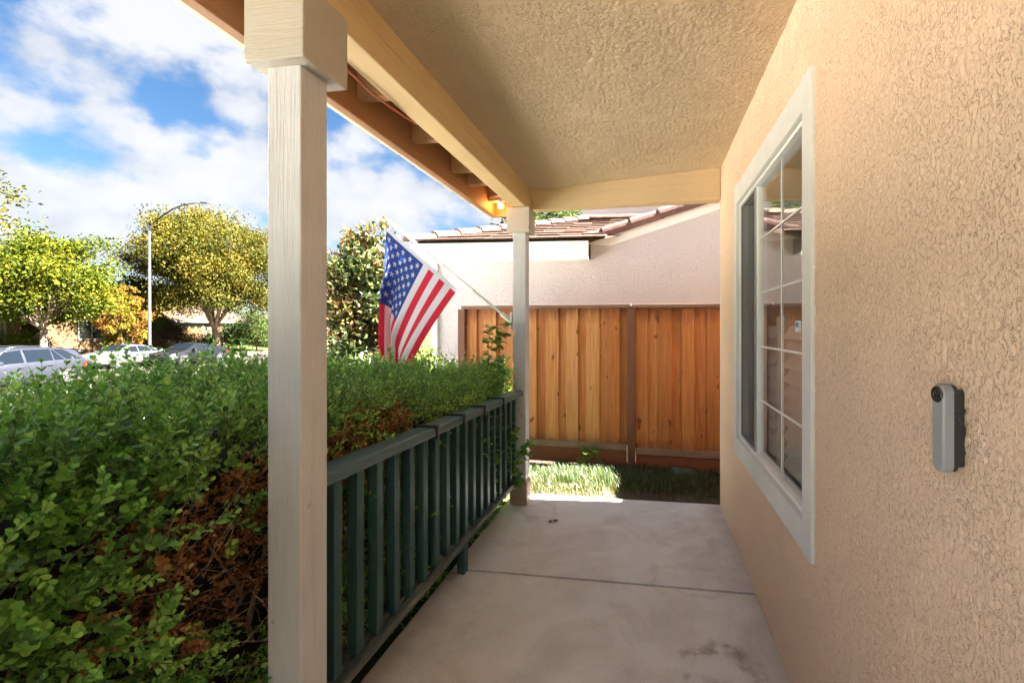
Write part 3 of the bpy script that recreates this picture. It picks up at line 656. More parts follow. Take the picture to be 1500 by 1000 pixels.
for k in range(11):
    o = link('gate_board', bms[0], gate); o.location = (0, 0.08 + k * 0.138, 0.0); o.rotation_euler = (0, 0, math.pi / 2)
MB().box(0.012, 0.05, 0.0, 1.52, 1.2, 1.29).box(0.012, 0.05, 0.0, 1.52, 0.15, 0.24).build('gate_rail', M_frail, gate)
MB().box(-0.012, 0.008, 0.0, 1.52, -0.24, -0.025).build('kickboard', M_fkick, gate)
# ground odds and ends by the fence
vb = MB(); vb.hexa([(-.14, -.09, 0), (.14, -.10, 0), (.15, .09, .0), (-.13, .1, 0), (-.12, -.07, .05), (.12, -.08, .035), (.13, .07, .055), (-.11, .08, .07)])
o = vb.build('valve_lid', m_plain('valve_lid_green', (0.05, 0.085, 0.075), 0.6), bevel=0.008); o.location = (0.37, 4.86, -0.245); o.rotation_euler = (0.12, 0.1, 0.3)
tag(o, 'dull green plastic cover lying on the dirt at the fence foot', 'cover')

# ------------------------------------------------------------------ neighbouring house
nrz = R_(3.0)
nb = thing('house', 'pale pink stucco house with brown tiled roof behind the wooden fence', 'house', (-0.957, 6.53, 0), nrz)
def npt(u, v, y):        # pixel on local plane y -> local x, z  (used for measured corner positions)
    cz, sz = math.cos(nrz), math.sin(nrz)
    dx, dy = FV[0] + RV[0] * (u - 850) / 660, FV[1] + RV[1] * (u - 850) / 660
    # local y of point t*d - O = y
    ox, oy = -0.957, 6.53
    t = (y + (-sz * ox + cz * oy)) / (-sz * dx + cz * dy)
    px, py = t * dx - ox, t * dy - oy
    return cz * px + sz * py, CAM_H - t * (v - 479) / 660
xl = npt(636, 450, 0)[0]
mb = MB(); G_ = 0.313
zr0 = 2.50
gp = [(xl, -0.35), (9.0, -0.35), (9.0, zr0 + 1.5), (5.2, zr0 + 5.2 * G_), (0.12, zr0 + 0.12 * G_), (0.12, 2.32), (xl, 2.32)]
mb.quad([(x, 0, z) for x, z in gp]); mb.quad([(xl, 0, -.35), (xl, 7, -.35), (xl, 7, 2.32), (xl, 0, 2.32)]); mb.quad([(9, 0, -.35), (9, 7, -.35), (9, 7, 4), (9, 0, 4)])
mb.build('wall', M_nwall, nb)
ex0 = npt(604, 358, -0.42)[0]
# eave: soffit, gutter, fascia
ez = npt(800, 380, -0.42)[1]
MB().box(ex0 + .03, 0.10, -0.38, -0.003, ez + 0.03, ez + 0.06).build('soffit', M_white, nb)
MB().box(ex0 + .02, 0.118, -0.40, -0.379, ez + 0.0, ez + 0.24).build('fascia', M_white, nb, 0.004)
g = MB(); g.box(ex0, 0.125, -0.50, -0.402, ez + 0.105, ez + 0.215).box(ex0 - .004, 0.129, -0.508, -0.4, ez + 0.216, ez + 0.235); g.build('gutter', M_white, nb, 0.012)
MB().box(xl - 0.02, xl + 0.07, -0.075, -0.003, -0.2, ez + 0.02).build('downspout', M_white, nb, 0.008)
# low roof: front plane with courses of individual tiles, hip at left
e_z = ez + 0.26; sl_ = 0.306; depth = 3.55
ridge_y = -0.5 + depth; ridge_z = e_z + depth * sl_
hx = ex0 + depth * 0.62
rf = MB(); rf.quad([(ex0, -0.48, e_z), (0.35, -0.48, e_z), (2.2, ridge_y, ridge_z), (hx, ridge_y, ridge_z)]); rf.quad([(ex0, -0.48, e_z), (hx, ridge_y, ridge_z), (hx, ridge_y + 3, ridge_z), (ex0, 7, e_z)]); rf.quad([(hx, ridge_y, ridge_z), (2.2, ridge_y, ridge_z), (2.2, 6.6, e_z), (hx, 6.6, e_z)])
roof = rf.build('roof', M_tile, nb)
tw, tl = 0.33, 0.36; ang = math.atan(sl_)
tb = MB(); tb.box(-tw / 2 + .004, tw / 2 - .004, 0, tl + .06, 0.008, 0.030);
tme = tb.mesh('roof_tile', M_tile)
rows_n = int(depth / math.cos(ang) / tl)
for r in range(rows_n + 1):
    d = r * tl; yy = -0.54 + d * math.cos(ang); z = e_z + 0.012 + (yy + 0.48) * sl_
    f_ = max(0, (yy + 0.48) / depth); xa = ex0 + (hx - ex0) * f_; xb = 0.30 + 1.7 * f_
    k = int((xb - xa) / tw)
    for i in range(k + 1):
        x = xb - 0.1 - tw * i - (tw / 2 if r % 2 else 0)
        if x < xa: continue
        o = link('roof_tile', tme, roof); o.location = (x, yy, z + rr.uniform(-.004, .006)); o.rotation_euler = (ang - 0.05 + rr.uniform(-.012, .012), rr.uniform(-.008, .008), rr.uniform(-.01, .01))
def barrel(name, length, r, mat, n=8):
    mb = MB(); 
    for sgn, (y0_, r0) in enumerate(((0, r), (length, r * 0.86))): pass
    pts0 = [(r * math.cos(a), 0, r * 0.75 * math.sin(a)) for a in np.linspace(0, math.pi, n)]; pts1 = [(r * .86 * math.cos(a), length, r * 0.64 * math.sin(a)) for a in np.linspace(0, math.pi, n)]
    for i in range(n - 1): mb.quad([pts0[i], pts0[i + 1], pts1[i + 1], pts1[i]])
    mb.quad(pts0); mb.quad([(p[0] * .8, p[1] + .002, p[2] * .8) for p in pts0][::-1]); mb.quad(pts1)
    return mb.mesh(name, mat)
rtm = barrel('ridge_tile', 0.46, 0.12, M_ridge)
x = hx - 0.1
while x < 2.2:
    o = link('ridge_tile', rtm, roof); o.location = (x + 0.42, ridge_y, ridge_z + 0.02 + rr.uniform(0, .008)); o.rotation_euler = (0.035, 0, math.pi / 2 + rr.uniform(-.02, .02)); x += 0.42
a0 = Vector((ex0 - .03, -0.5, e_z + 0.02)); a1 = Vector((hx, ridge_y, ridge_z + 0.04)); dv = (a1 - a0); n_ = int(dv.length / 0.40)
for i in range(n_):
    o = link('ridge_tile', rtm, roof); p = a0 + dv * (i / n_); o.location = p
    o.rotation_euler = (math.asin(dv.z / dv.length) - 0.03, 0, math.atan2(dv.y, dv.x) - math.pi / 2)
# gable rake: white board and barrel tiles stepping up
def rk(x, dz): return (x, zr0 + x * G_ + dz)
mb = MB(); q = [rk(0.13, -0.13), rk(5.2, -0.13), rk(5.2, 0.03), rk(0.13 - 0.08, 0.03)]
q[0] = (0.40, q[3][1] - 0.035)
mb.quad([(x, -0.04, z) for x, z in q]); mb.quad([(x, -0.003, z) for x, z in q][::-1])
for i in range(4):
    a, b = q[i], q[(i + 1) % 4]; mb.quad([(a[0], -0.04, a[1]), (b[0], -0.04, b[1]), (b[0], -0.003, b[1]), (a[0], -0.003, a[1])])
mb.build('rake_board', M_white, nb)
ga = math.atan(G_)
rk_m = MB()
pts0 = [(0.0, 0.10 * math.cos(a) - 0.02, 0.095 * math.sin(a) - 0.03) for a in np.linspace(0, math.pi, 8)]; pts0 = [(0, -0.115, -0.11)] + pts0[::-1] ; 
pts1 = [(0.47, p[1] * .92, p[2] * .92) for p in pts0]
for i in range(len(pts0) - 1): rk_m.quad([pts0[i], pts0[i + 1], pts1[i + 1], pts1[i]])
rk_m.quad(pts0); rk_m.quad(pts1[::-1])
rkme = rk_m.mesh('rake_tile', M_rake)
for i in range(13):
    x = -0.10 + i * 0.40; o = link('rake_tile', rkme, nb); o.location = (x, -0.03, zr0 + x * G_ + 0.115 + rr.uniform(-.004, .004)); o.rotation_euler = (0, -ga + 0.03, 0)
mb = MB(); mb.hexa([(-0.05, 0.0, zr0 - .02), (5.2, 0.0, zr0 + 5.2 * G_), (5.2, 7, zr0 + 5.2 * G_), (-0.05, 7, zr0 - .02), (-0.05, 0.0, zr0 + .05), (5.2, 0.0, zr0 + 5.2 * G_ + .07), (5.2, 7, zr0 + 5.2 * G_ + .07), (-0.05, 7, zr0 + .05)])
mb.hexa([(5.2, 0.0, zr0 + 5.2 * G_), (9.4, 0, zr0 + 1.2 * G_), (9.4, 7, zr0 + 1.2 * G_), (5.2, 7, zr0 + 5.2 * G_), (5.2, 0.0, zr0 + 5.2 * G_ + .07), (9.4, 0, zr0 + 1.2 * G_ + .07), (9.4, 7, zr0 + 1.2 * G_ + .07), (5.2, 7, zr0 + 5.2 * G_ + .07)])
mb.build('gable_roof', M_rake, nb)
ua = npt(852, 303, 4.2); ub = npt(940, 303, 4.2)
MB().box(ua[0], ub[0] + 2.5, 4.2, 6.5, 3.0, 4.25).build('upper_wall', M_nwall, nb)
MB().box(ua[0] - .06, ub[0] + 2.56, 4.14, 6.56, 4.251, 4.4).build('upper_fascia', M_white, nb)

# ------------------------------------------------------------------ flag pole and flag
def pp(u, v, y=3.33):
    dx, dy = FV[0] + RV[0] * (u - 850) / 660, FV[1] + RV[1] * (u - 850) / 660
    t = y / dy; return Vector((t * dx, y, CAM_H - t * (v - 479) / 660))
pa, pb = pp(749, 471), pp(566, 321)
pole = thing('flag_pole', 'white flag pole with gold tip leaning out from the far porch post', 'flagpole', tuple(pa))
def rel(v): return tuple(Vector(v) - pa)
MB().tube([rel(pa), rel(pb)], [0.0105, 0.0095], 14).build('pole', M_white, pole, smooth=True)
d_ = (pb - pa).normalized()
MB().tube([rel(pb), rel(pb + d_ * .006), rel(pb + d_ * .012), rel(pb + d_ * .03), rel(pb + d_ * .034)], [0.012, 0.016, 0.015, 0.014, 0.004], 12).build('finial', m_plain('gold_metal', (0.42, 0.27, 0.07), 0.35, metal=0.8), pole, smooth=True)
mb = MB(); mb.tube([rel(pa - d_ * .01), rel(pa + d_ * .10)], 0.017, 12); mb.box(0.0, 0.012, -0.03, 0.03, -0.07, 0.07); mb.build('bracket', m_plain('bracket_metal', (0.55, 0.55, 0.55), 0.4, metal=0.6), pole)
for f_ in (0.30, 0.62): MB().tube([rel(pa + d_ * (f_ * 1.3)), rel(pa + d_ * (f_ * 1.3 + .012))], 0.0155, 10).build('collar', M_vinyl, pole)
NS, NTt = 52, 70
FL = 238.0
def flag_px(s, t):
    hx_, hv = 567 + 104 * s, 333 + 91 * s
    xe = np.where(s < .33, 557.5 + 10 * (s / .33), 567.5 + 25 * ((s - .33) / .67))
    T = .34 + .30 * s
    steps = 60; x = hx_.copy() if isinstance(hx_, np.ndarray) else hx_; v = hv; res_u, res_v = x, v
    u_prev = hx_ * 1.0; v_cur = hv * 1.0; outu = np.array(u_prev); outv = np.array(v_cur)
    tt = np.linspace(0, 1, steps + 1)
    U = [u_prev]; V = [v_cur]
    for i in range(1, steps + 1):
        tau = np.clip(tt[i] / T, 0, 1); un = xe + (hx_ - xe) * (1 - tau) ** 1.18
        du = un - U[-1]; dl = FL / steps; dvv = np.sqrt(np.maximum(dl * dl - du * du, (dl * .45) ** 2)); U.append(un); V.append(V[-1] + dvv)
    U = np.array(U); V = np.array(V)          # (steps+1, ns)
    idx = t * steps; i0 = np.clip(np.floor(idx).astype(int), 0, steps - 1); fr_ = idx - i0
    return U[i0] * (1 - fr_)[:, None] + U[i0 + 1] * fr_[:, None], V[i0] * (1 - fr_)[:, None] + V[i0 + 1] * fr_[:, None]
def flag_pos(s, t, off=0.0):      # arrays -> (nt, ns, 3) as outer grid
    U, V = flag_px(s, t)
    S = np.broadcast_to(s[None, :], U.shape); Tt = np.broadcast_to(t[:, None], U.shape)
    fold = np.where(S < .36, .055 * np.sin((.36 - S) / .36 * math.pi * 2.5) , 0) * sstep(0.03, .4, Tt)
    rip = .026 * np.sin(S * 19 + 1.5 * Tt) * sstep(.05, .6, Tt) + .03 * (S - .5) * Tt + 0.006 * np.sin(S * 41 + 3 * Tt) * sstep(.2, .7, Tt)
    y = 3.33 + fold + rip + off
    dx = FV[0] + RV[0] * (U - 850) / 660; dy = FV[1] + RV[1] * (U - 850) / 660; k = 3.33 / dy
    return np.stack([k * dx, y, CAM_H - k * (V - 479) / 660], -1)
flag = thing('flag', 'striped red, white and blue flag with white stars hanging from the pole', 'flag', tuple(pp(567, 333)))
fo = np.array(pp(567, 333))
def cloth_mat(name, c, tr=0.45):
    t = NT(name); v = t.coords(); n = t.noise(v, 700, 2)
    t.base(t.ramp(n, [(0.3, tuple(x * .88 for x in c)), (0.7, c)]), 0.75, 0.2)
    b = t.n('ShaderNodeBsdfTranslucent'); b.inputs[0].default_value = (*c, 1); ms = t.n('ShaderNodeMixShader'); ms.inputs[0].default_value = tr
    t.lk(t.p.outputs[0], ms.inputs[1]); t.lk(b.outputs[0], ms.inputs[2]); t.lk(ms.outputs[0], t.o.inputs['Surface']); return t.mat
MR, MWh, MBl = cloth_mat('flag_red', (0.55, 0.022, 0.05)), cloth_mat('flag_white', (0.60, 0.61, 0.67)), cloth_mat('flag_blue', (0.022, 0.055, 0.25))
s = np.linspace(0, 1, NS + 1); t_ = np.concatenate([[0, .025], np.linspace(.04, .405, 26), np.linspace(.42, 1, 42)])
P = flag_pos(s, t_) - fo
n, m, _ = P.shape; idx = np.arange(n * m).reshape(n, m); q = np.stack([idx[:-1, :-1], idx[1:, :-1], idx[1:, 1:], idx[:-1, 1:]], -1)
sm = (s[:-1] + s[1:]) / 2; tm = (t_[:-1] + t_[1:]) / 2
mi = np.where((np.floor(sm * 13).astype(int) % 2 == 0)[None, :], 0, 1) * np.ones((len(tm), 1), int)
mi = np.where((sm[None, :] < 7 / 13) & (tm[:, None] < .41), 2, mi); mi = np.where(tm[:, None] < .025, 1, mi)
cl = link('cloth', fast_mesh('flag_cloth', P.reshape(-1, 3), q.reshape(-1, 4), [MR, MWh, MBl], True, mi.ravel()), flag)
# stars: 9 rows of 6 and 5, each a small cloth piece conforming to the folds, sewn on both faces
eps = 1e-3
def fpos1(sv, tv):
    return flag_pos(np.array([sv]), np.array([tv]))[0, 0] - fo
for row in range(9):
    for c_ in range(6 if row % 2 == 0 else 5):
        s0 = (row + 1) / 10 * 7 / 13; t0 = .025 + (.405 - .025) * ((2 * c_ + 1 + (row % 2)) / 12)
        rs, rt = .0308, .0205
        pts = []
        for k in range(10):
            a = math.pi / 2 + k * math.pi / 5; r = 1 if k % 2 == 0 else .42
            pts.append(fpos1(min(max(s0 - r * rs * math.sin(a), 0), 1), max(t0 + r * rt * math.cos(a), 0)))
        ce = fpos1(s0, t0); nn = np.cross(fpos1(s0 + .01, t0) - ce, fpos1(s0, t0 + .01) - ce); nn = nn / (np.linalg.norm(nn) + 1e-9) * .0018
        mb = MB()
        for sg in (1, -1):
            b = len(mb.v); mb.v += [tuple(ce + sg * nn)] + [tuple(p + sg * nn) for p in pts]
            for k in range(10): mb.f.append((b, b + 1 + k, b + 1 + (k + 1) % 10)); mb.m.append(0)
        mb.build('star', MWh, cl)

# ------------------------------------------------------------------ foliage machinery
LEAF8 = (np.array([(0, 0, 0), (-.15, .22, .03), (.15, .22, .03), (-.32, .56, .06), (.32, .56, .06), (-.27, .84, .035), (.27, .84, .035), (0, 1, -.03), (0, .38, -.02), (0, .74, -.03)], float),
         np.array([(0, 8, 1), (0, 2, 8), (1, 8, 9), (1, 9, 3), (2, 4, 9), (2, 9, 8), (3, 9, 5), (4, 6, 9), (5, 9, 7), (9, 6, 7)]))
LEAF4 = (np.array([(0, 0, 0), (-.26, .5, .05), (.26, .5, .05), (0, 1, -.03), (0, .5, -.02)], float), np.array([(0, 4, 1), (0, 2, 4), (1, 4, 3), (4, 2, 3)]))
LEAF2 = (np.array([(0, 0, 0), (-.3, .5, .06), (.3, .5, .06), (0, 1, 0)], float), np.array([(0, 2, 1), (1, 2, 3)]))
def frame(d, roll, rng):
    d = np.asarray(d, float); d = d / np.linalg.norm(d, axis=-1, keepdims=True)
    up = np.where(np.abs(d[..., 2:3]) > .95, np.array([1., 0, 0]), np.array([0, 0, 1.]))
    x = np.cross(d, up); x /= np.linalg.norm(x, axis=-1, keepdims=True); z = np.cross(x, d)
    c, s = np.cos(roll)[..., None], np.sin(roll)[..., None]
    x2 = x * c + z * s; z2 = np.cross(x2, d)
    return np.stack([x2, d, z2], -1)       # columns
def bake(tpl, pos, M, size):               # tpl verts, M (N,3,3), size (N,) or (N,3)
    V, F = tpl; size = np.asarray(size); sz = size[:, None, None] if size.ndim == 1 else size[:, None, :]
    W = np.einsum('nij,nkj->nki', M, V[None] * sz) + pos[:, None, :]
    k = len(V); Fq = F[None] + (np.arange(len(pos)) * k)[:, None, None]
    return W.reshape(-1, 3), Fq.reshape(-1, F.shape[1])
def leaf_cloud(name, mat, pos, dirs, size, rnd, parent=None, tpl=LEAF2, roll=None, rng=RNG):
    N_ = len(pos); roll = rng.uniform(-1, 1, N_) if roll is None else roll
    V, F = bake(tpl, pos, frame(dirs, roll, rng), size)
    return link(name, fast_mesh(name, V, F, mat, False, None, {'rnd': np.repeat(np.clip(rnd, 0, 1), len(tpl[0]))}), parent)
def sprig(rng, length, pairs, leaf, tpl):
    """stem along +Y, opposite leaves. returns V, F, rnd, mat"""
    bend = rng.uniform(-.25, .25, 2)
    def P(t): return np.array([bend[0] * length * t * t, length * t, bend[1] * length * t * t])
    pos, dr, rl, sz = [], [], [], []
    for i in range(pairs):
        t = .12 + .86 * i / (pairs - 1); az = i * math.pi / 2 + rng.uniform(-.3, .3); tilt = (1.05 - .5 * t) + rng.uniform(-.2, .2)
        for k in range(2):
            a = az + k * math.pi
            if rng.random() < .07: continue
            pos.append(P(t)); dr.append((math.sin(tilt) * math.cos(a), math.cos(tilt), math.sin(tilt) * math.sin(a))); sz.append(leaf * (0.72 + .4 * math.sin(math.pi * min(1, t * .9 + .1))) * rng.uniform(.8, 1.15))
            rl.append((a, tilt))
    pos, dr, sz = np.array(pos), np.array(dr), np.array(sz)
    d = dr / np.linalg.norm(dr, axis=1, keepdims=True); ax = np.array([0, 1., 0])
    x = np.cross(d, ax); x /= np.linalg.norm(x, axis=1, keepdims=True) + 1e-9; z = np.cross(x, d); M = np.stack([x, d, z], -1)
    V, F = bake(tpl, pos, M, sz); rnd = np.repeat(rng.uniform(0, 1, len(pos)), len(tpl[0])); mt = np.zeros(len(F), int)
    sv, sf = [], []
    for i in range(4):
        c = P(i / 3); r = .0013 * (1 - .5 * i / 3)
        for k in range(3): a = k * 2.094; sv.append(c + np.array([r * math.cos(a), 0, r * math.sin(a)]))
    for i in range(3):
        for k in range(3):
            a, b, c_, d_ = i * 3 + k, i * 3 + (k + 1) % 3, (i + 1) * 3 + (k + 1) % 3, (i + 1) * 3 + k; sf += [(a, b, c_), (a, c_, d_)]
    sf = np.array(sf) + len(V); V = np.concatenate([V, np.array(sv)]); F = np.concatenate([F, sf]); rnd = np.concatenate([rnd, np.zeros(12)]); mt = np.concatenate([mt, np.ones(len(sf), int)])
    return V, F, rnd, mt
def bake_sprigs(name, mats, protos, pos, dirs, scale, shift, parent, rng=RNG):
    which = rng.integers(0, len(protos), len(pos)); Vs, Fs, Rs, Ms = [], [], [], []; base = 0
    roll = rng.uniform(-math.pi, math.pi, len(pos)); FR = frame(dirs, roll, rng)
    for w, (V, F, r, mt) in enumerate(protos):
        k = np.where(which == w)[0]
        if not len(k): continue
        W, Fq = bake((V, F), pos[k], FR[k], scale[k]); Vs.append(W); Fs.append(Fq + base); base += len(W)
        Rs.append((r[None, :] * .55 + shift[k][:, None]).ravel()); Ms.append(np.tile(mt, len(k)))
    return link(name, fast_mesh(name, np.concatenate(Vs), np.concatenate(Fs), mats, False, np.concatenate(Ms), {'rnd': np.clip(np.concatenate(Rs), 0, 1)}), parent)

# ------------------------------------------------------------------ hedge
rng = np.random.default_rng(21)
hedge = thing('hedge', 'leafy green hedge with brown dead patch growing along the porch railing', 'hedge', (-1.6, 1.6, -0.14))
HO = np.array([-1.6, 1.6, -0.14])
def h_top(x, y): return 1.075 + .13 * (fbm(x * 2.6 + 9, y * 2.6, seed=5, o=3) - .5) - .11 * sstep(1.6, 2.7, y)
def h_in(y, z): return -1.075 + .10 * (fbm(y * 3.2, z * 3.2 + 4, seed=8, o=3) - .5) - .10 * sstep(.95, 1.12, z) - .09 * sstep(.5, .1, z)
X0, Y0, Y1 = -2.22, -0.25, 3.42
protos = [sprig(rng, rng.uniform(.07, .13), int(rng.integers(7, 11)), rng.uniform(.0145, .0195), LEAF8) for _ in range(10)]
protos_lo = [sprig(rng, rng.uniform(.08, .13), int(rng.integers(5, 8)), .0185, LEAF4) for _ in range(8)]
pos, drs, kind = [], [], []
# top
n = 7800; x = rng.uniform(X0, -1.05, n); y = rng.uniform(Y0, Y1, n); z = h_top(x, y) - rng.uniform(0.0, .13, n) ** 1
rim = sstep(X0, X0 + .25, x) * sstep(Y1, Y1 - .25, y) * sstep(-1.03, -1.2, x); z -= .05 * (1 - rim)
pos.append(np.stack([x, y, z], 1)); drs.append(np.stack([rng.normal(0, .42, n) + .12, rng.normal(0, .42, n), np.ones(n)], 1))
# inner face
n = 6800; y = rng.uniform(Y0, Y1, n); z = -0.1 + 1.16 * rng.random(n) ** .85; x = h_in(y, z) - rng.random(n) ** 1.4 * .16
dens = fbm(y * 4, z * 4, seed=31, o=3); k = dens > .35 + .10 * sstep(.75, .45, z); 
pos.append(np.stack([x, y, z], 1)[k]); drs.append(np.stack([np.ones(n), rng.normal(0, .6, n), rng.normal(.45, .5, n)], 1)[k])
# far end, outer side
n = 900; x = rng.uniform(X0, -1.1, n); z = rng.uniform(-.1, .95, n); pos.append(np.stack([x, np.full(n, Y1) - rng.random(n) * .12, z], 1)); drs.append(np.stack([rng.normal(0, .5, n), np.ones(n), rng.normal(.4, .4, n)], 1))
n = 800; y = rng.uniform(Y0, Y1, n); z = rng.uniform(-.1, .95, n); pos.append(np.stack([np.full(n, X0) + rng.random(n) * .12, y, z], 1)); drs.append(np.stack([-np.ones(n), rng.normal(0, .5, n), rng.normal(.4, .4, n)], 1))
pos = np.concatenate(pos); drs = np.concatenate(drs)
kp = ~((pos[:, 0] > -1.13) & (pos[:, 1] > .93) & (pos[:, 1] < 1.30)); pos, drs = pos[kp], drs[kp]
def dead_amt(y, z, x):
    wob = (fbm(y * 6, z * 6, seed=50, o=3) - .5)
    d = np.sqrt(((y - 1.16) / .36) ** 2 + ((z - .72) / .27) ** 2) + wob * .9
    d2 = np.sqrt(((y - 1.55) / .5) ** 2 + ((z - .86) / .13) ** 2) + wob * .7
    a = np.maximum(1 - sstep(.7, 1.1, d), 1 - sstep(.7, 1.1, d2)) * (x > -1.3)
    return a * sstep(1.0, .93, z)
da = dead_amt(pos[:, 1], pos[:, 2], pos[:, 0]); rsel = rng.random(len(pos)); dead = rsel < da * .8
dead |= (rng.random(len(pos)) < .035) & (pos[:, 2] < .9)
sh = .05 + .72 * fbm(pos[:, 0] * 3, pos[:, 1] * 3, pos[:, 2] * 3, seed=60, o=2) * rng.uniform(.5, 1.3, len(pos)) * .72
scl = rng.uniform(.8, 1.25, len(pos))
dist = np.linalg.norm(pos - np.array([0, 0, CAM_H]), axis=1)
# nearest sprigs as single parts
vis = (~dead) & (pos[:, 1] > .5) & (pos[:, 0] > -1.9) & ((pos[:, 2] > .85) | (pos[:, 0] > -1.12)) & (pos[:, 1] < 1.3)
order = np.where(vis)[0]; order = order[np.argsort(dist[order])][:300]; single = np.zeros(len(pos), bool); single[order] = True
pm = [fast_mesh('leafy_sprig', V, F, [M_hedge, M_sprigstem], False, mt, {'rnd': np.clip(r * .42 + .20 * (i % 3), 0, 1)}) for i, (V, F, r, mt) in enumerate(protos)]
FR = frame(drs, rng.uniform(-3, 3, len(pos)), rng)
for i in order:
    lv = int(rng.choice(3, p=[.45, .37, .18])); o = link('leafy_sprig', pm[int(rng.integers(3)) * 3 + lv], hedge)
    mw = Matrix.Identity(4)
    for a in range(3):
        for b in range(3): mw[a][b] = FR[i][a][b] * scl[i]
        mw[a][3] = pos[i][a] - HO[a]
    o.matrix_local = mw
m1 = ~single & ~dead & (dist < 1.75); m2 = ~single & ~dead & (dist >= 1.75)
tag(bake_sprigs('foliage', [M_hedge, M_sprigstem], protos, pos[m1] - HO, drs[m1], scl[m1], sh[m1], hedge), kind='stuff')
tag(bake_sprigs('foliage', [M_hedge, M_sprigstem], protos_lo, pos[m2] - HO, drs[m2], scl[m2] * 1.05, sh[m2], hedge), kind='stuff')
tag(bake_sprigs('dead_foliage', [M_dead, M_twig], protos, pos[dead] - HO, drs[dead] + rng.normal(0, .5, (dead.sum(), 3)), scl[dead] * .8, rng.uniform(.0, .5, dead.sum()), hedge), kind='stuff')
n = 900; y = rng.uniform(.62, 1.95, n); z = rng.uniform(.42, 1.0, n); x = h_in(y, z) - rng.random(n) * .12; k = rng.random(n) < dead_amt(y, z, x) * .9
k &= ~((x > -1.13) & (y > .93) & (y < 1.30)) | (x < -1.12); x, y, z = x[k], y[k], z[k]; n = len(x)
tag(bake_sprigs('dead_foliage', [M_dead, M_twig], protos, np.stack([x, y, z], 1) - HO, np.stack([rng.normal(.3, .6, n), rng.normal(0, .8, n), rng.normal(-.1, .7, n)], 1), rng.uniform(.5, .85, n), rng.uniform(0, .45, n), hedge), kind='stuff')
# tall shoots over the top
n = 420; y = rng.uniform(.35, 3.3, n); x = rng.uniform(X0 + .05, -1.12, n); k = rng.random(n) < np.where(x < -1.7, .8, .4); x, y = x[k], y[k]; n = len(x)
p = np.stack([x, y, h_top(x, y) - .03], 1)
protos_tall = [sprig(rng, rng.uniform(.16, .24), int(rng.integers(8, 12)), .026, LEAF8) for _ in range(6)]
tag(bake_sprigs('tall_shoots', [M_hedge, M_sprigstem], protos_tall, p - HO, np.stack([rng.normal(0, .22, n), rng.normal(0, .22, n), np.ones(n)], 1), rng.uniform(.55, 1.05, n), rng.uniform(.25, .6, n), hedge), kind='stuff')
M_twigd = m_plain('dry_twig', (0.26, 0.19, 0.13), 0.8)
mb = MB(); r2 = random.Random(5)
for i in range(70):
    y = r2.uniform(-.1, 3.3); x = r2.uniform(-1.9, -1.25); pts = [(x, y, 0.02)]
    for k in range(5): pts.append((pts[-1][0] + r2.uniform(-.06, .10), pts[-1][1] + r2.uniform(-.09, .09), pts[-1][2] + r2.uniform(.12, .2)))
    mb.tube([tuple(np.array(q) - HO) for q in pts], [.012, .010, .008, .006, .004, .002], 5)
for i in range(900):
    y = r2.uniform(.3, 3.2); z = r2.uniform(.05, .95); x = -1.17 + r2.uniform(-.07, .05); L_ = r2.uniform(.05, .22); d = Vector((r2.uniform(.1, .8), r2.uniform(-1, 1), r2.uniform(-.3, 1))).normalized() * L_
    a = Vector((x, y, z)); pts = [a, a + d * .5 + Vector((0, r2.uniform(-.02, .02), r2.uniform(-.02, .02))), a + d]
    if pts[-1].x > -1.035: pts[-1].x = -1.035
    mb.tube([tuple(np.array(q) - HO) for q in pts], [.0022, .0017, .0009], 4)
mb.build('twigs', M_twigd, hedge)
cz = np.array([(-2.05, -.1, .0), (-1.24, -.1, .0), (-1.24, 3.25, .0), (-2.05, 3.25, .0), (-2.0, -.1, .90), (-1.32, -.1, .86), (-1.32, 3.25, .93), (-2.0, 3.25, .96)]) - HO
bm_ = MB().hexa([tuple(q) for q in cz]); co = bm_.build('shade_core', M_core, hedge)  # solid dark box painted as the shaded hedge interior, blocks see-through

# ------------------------------------------------------------------ climbing plant by the far post
vine = thing('climbing_plant', 'leafy green climbing plant rising between railing and far porch post', 'plant', (-1.03, 3.05, 0))
VO = np.array([-1.03, 3.05, 0])
paths = [[(-1.04, 3.02, .1), (-1.05, 3.02, .5), (-1.10, 3.06, .9), (-1.14, 3.1, 1.15), (-1.13, 3.12, 1.34)], [(-1.04, 3.02, .1), (-1.06, 3.1, .5), (-1.08, 3.14, .95), (-1.07, 3.15, 1.22), (-1.03, 3.16, 1.36)], [(-1.04, 3.0, .1), (-1.0, 2.95, .35), (-0.95, 2.98, .55), (-.93, 3.08, .62)],
         [(-1.04, 3.0, .1), (-.96, 3.05, .3), (-.89, 3.14, .42), (-.85, 3.2, .50)], [(-1.04, 2.95, .1), (-1.0, 2.75, .3), (-.97, 2.7, .5), (-1.0, 2.72, .66)], [(-1.02, 3.0, .1), (-.94, 3.0, .22), (-.88, 3.05, .28), (-.86, 3.1, .26)], [(-1.04, 3.0, .1), (-.98, 2.85, .4), (-.97, 2.86, .62)]]
mb = MB(); lp, ld, lr, ls = [], [], [], []
for i, pth in enumerate(paths):
    pth = [np.array(q) for q in pth]; mb.tube([tuple(q - VO) for q in pth], [.004] + [.003] * (len(pth) - 2) + [.0015], 5)
    seg = np.linspace(.25 if i > 1 else .45, 1, 30 if i < 2 else 24) * (len(pth) - 1)
    for k, tt in enumerate(seg):
        a = min(int(tt), len(pth) - 2); q = pth[a] + (pth[a + 1] - pth[a]) * (tt - a)
        for sgn in (0, 1):
            if len(lp) > 290: break
            az = rng.uniform(0, 6.28); lp.append(q + rng.normal(0, .008, 3)); ld.append((math.cos(az), math.sin(az), rng.uniform(-.5, .5))); lr.append(rng.random()); ls.append(rng.uniform(.038, .068))
mb.build('stem', M_sprigstem, vine, smooth=True)
